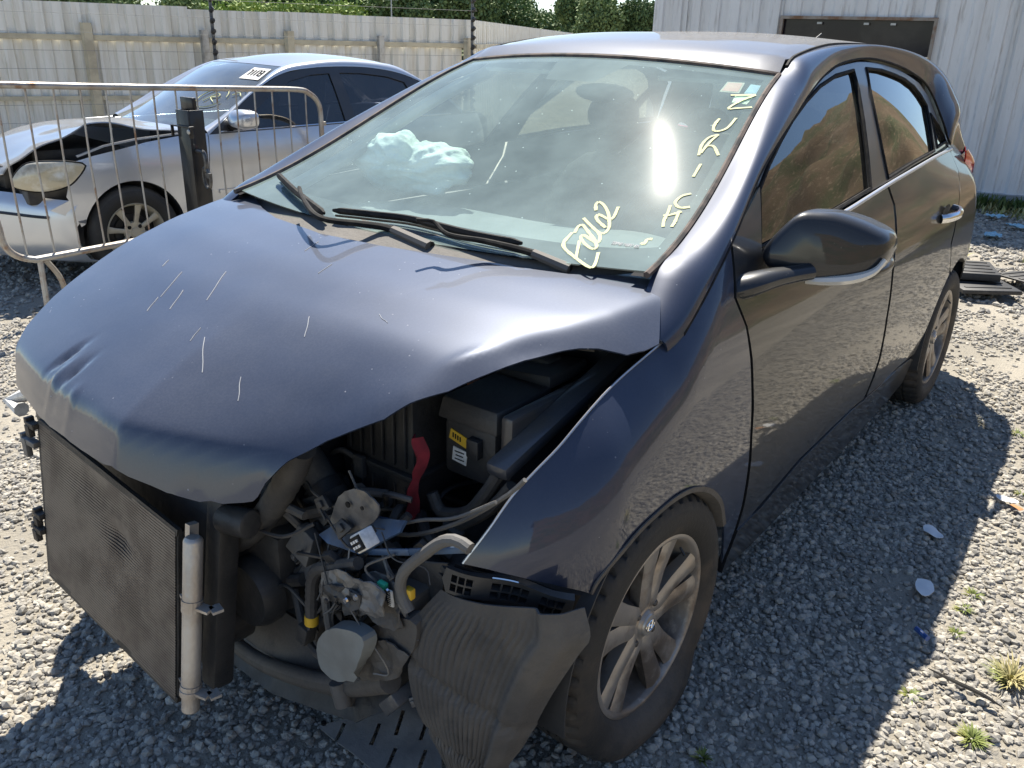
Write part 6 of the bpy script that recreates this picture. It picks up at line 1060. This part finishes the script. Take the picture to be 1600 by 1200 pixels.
o = MB().tube([(-.022, 0, .008), (.022, 0, .010)], .0075, 12).build('blue_tube', mat('blue_plastic', (.03, .09, .30), .35)); o.location = (L_['tube'][0], L_['tube'][1], .022); o.rotation_euler.z = .9; tag(o, 'short shiny blue plastic tube on the sunlit gravel', 'tube')
P_ = [(0, 0, .01), (.06, .008, .014), (.12, .03, .01), (.17, .035, .008)]; o = MB().tube(cr(P_, 5), [.002 + .006 * math.sin(math.pi * i / 15) for i in range(16)], 6, flat=.5).build('rubber_strip', m_trim); o.location = (L_['strip'][0] - .05, L_['strip'][1] - .1, .018); o.rotation_euler.z = 1.2; tag(o, 'curled thin black rubber strip on the gravel near the dry weeds', 'rubber strip')
# black plastic panels dumped behind the rear wheel
mx, my = L_['mat1'][0], L_['mat1'][1]
for i, (dx, dy, dz, rz, d, lb) in enumerate(((0, -.05, .03, .5, (.62, .34, .025), 'flat black plastic panel lying lowest of the pile behind the rear wheel'), (-.14, -.10, .075, .3, (.50, .26, .045), 'thick black plastic tray on top of the panel behind the rear wheel'), (-.28, .20, .05, .9, (.34, .22, .012), 'thin black plastic sheet sticking out of the pile towards the wall'))):
    e_ = MB(); e_.box((0, 0, 0), d); 
    for k in range(4): e_.box((-d[0] * .36 + k * d[0] * .24, 0, d[2] / 2 + .003), (.03, d[1] * .8, .006))
    o = e_.build('plastic_tray', m_black, None, bevel=.004); o.location = (mx + dx, my + dy, dz + .02); o.rotation_euler = (.04, -.05, rz); tag(o, lb, 'plastic tray', group='black plastic trays piled behind the car')
m_grass = mat('weed_green', (.13, .17, .03), .7, col2=(.30, .30, .08), nscale=9); m_dry = mat('weed_dry', (.42, .36, .17), .8, col2=(.22, .27, .07), nscale=9)
def tuft(p, r, h, n, m, lab, cat='weed'):
    rr_ = random.Random(int(p[0] * 1000)); V = []; Fc = []
    for i in range(n):
        a = rr_.uniform(0, 6.283); q_ = r * .35 * rr_.random(); x, y = q_ * math.cos(a), q_ * math.sin(a); b_ = a + rr_.uniform(-.8, .8); hh = h * rr_.uniform(.4, 1); ln = r * rr_.uniform(.3, 1.1); wd = .0022 + .0012 * rr_.random(); k = len(V); sx, sy = -math.sin(b_) * wd, math.cos(b_) * wd
        for t in (0, .4, .75): cx, cy, cz = x + math.cos(b_) * ln * t * t, y + math.sin(b_) * ln * t * t, hh * (t * 1.15 - .3 * t * t); V += [(cx - sx * (1 - t * .6), cy - sy * (1 - t * .6), cz), (cx + sx * (1 - t * .6), cy + sy * (1 - t * .6), cz)]
        V.append((x + math.cos(b_) * ln, y + math.sin(b_) * ln, hh * .82)); Fc += [(k, k + 1, k + 3, k + 2), (k + 2, k + 3, k + 5, k + 4), (k + 4, k + 5, k + 6)]
    o = mk('weed_tuft', V, Fc, m, None, split=0); o.location = (p[0], p[1], gz(p[0], p[1])); return tag(o, lab, cat)
tl = ('tall yellow-green grass tuft at the right edge of the gravel, biggest of the weeds', 'farthest of three small green weeds in a row past the car shadow', 'middle one of three small green weeds in a row on sunlit gravel', 'nearest of three small green weeds in a row, above the blue tube', 'low green sprig on gravel near the black rubber strip', 'spreading green and yellow weed near the bottom edge', 'tiny weed on the sunlit gravel beyond the tip of the car shadow', 'tiny weed on the sunlit gravel beside the scrap of paper with brown edge', 'small dark weed in the shade below the front wheel')
for i, (p, lb) in enumerate(zip(D['tufts'], tl)): tuft(p, (.065, .03, .03, .025, .03, .04, .035, .03, .025)[i], (.06, .022, .022, .02, .02, .026, .02, .02, .02)[i], (150, 50, 45, 35, 40, 110, 40, 30, 40)[i], m_dry if i in (0,) else m_grass, lb)
# weeds growing along the foot of the warehouse: uncountable
V = []; Fc = []; rr_ = random.Random(3)
def blade(x, y, h, r):
    a = rr_.uniform(0, 6.283); k = len(V); w_ = .007; sx, sy = -math.sin(a) * w_, math.cos(a) * w_; z = gz(x, y)
    V.extend([(x - sx, y - sy, z), (x + sx, y + sy, z), (x + math.cos(a) * r * .4 - sx, y + math.sin(a) * r * .4 - sy, z + h * .7), (x + math.cos(a) * r * .4 + sx, y + math.sin(a) * r * .4 + sy, z + h * .7), (x + math.cos(a) * r, y + math.sin(a) * r, z + h)]); Fc.extend([(k, k + 1, k + 3, k + 2), (k + 2, k + 3, k + 4)])
for i in range(5200):
    s_ = rr_.uniform(-2.5, 3.5); o_ = .06 + abs(rr_.gauss(0, .10)); p = P1 + dW * s_ + nW * o_
    if nz(s_, 0, 4, 1.5) > -.12: blade(p.x, p.y, rr_.uniform(.03, .16), .06)
tag(mk('weeds', V, Fc, mat('wall_weeds', (.07, .12, .025), .8, col2=(.16, .17, .05), nscale=3), None, split=0), 'dark green weeds growing along the foot of the warehouse wall', 'weeds', kind='stuff')
V = []; Fc = []
for i in range(9000):
    s_ = rr_.uniform(-2.5, 3.0); o_ = rr_.uniform(.2, 2.6); p = P1 + dW * s_ + nW * o_
    if nz(p.x, p.y, 4, 1.3) > .12 + .08 * o_: blade(p.x, p.y, rr_.uniform(.02, .09), .06)
tag(mk('dry_grass', V, Fc, m_dry, None, split=0), 'patches of dry yellow grass on the gravel in front of the warehouse', 'dry grass', kind='stuff')
m_lb = mat('pale_blue_plastic', (.30, .52, .62), .5)
for i, ((a, c), lb) in enumerate((((-6.6, .35), 'pale blue crumpled plastic scrap in the dry grass, nearest to the car'), ((-7.2, .45), 'pale blue plastic scrap midway in the dry grass'), ((-7.6, .2), 'pale blue plastic scrap closest to the warehouse wall'))): scrap('plastic_scrap', (a, c), [(-.09, -.05), (.02, -.06), (.10, -.02), (.06, .05), (-.06, .06)], m_lb, lb, 'plastic scrap', i, .02, .02)
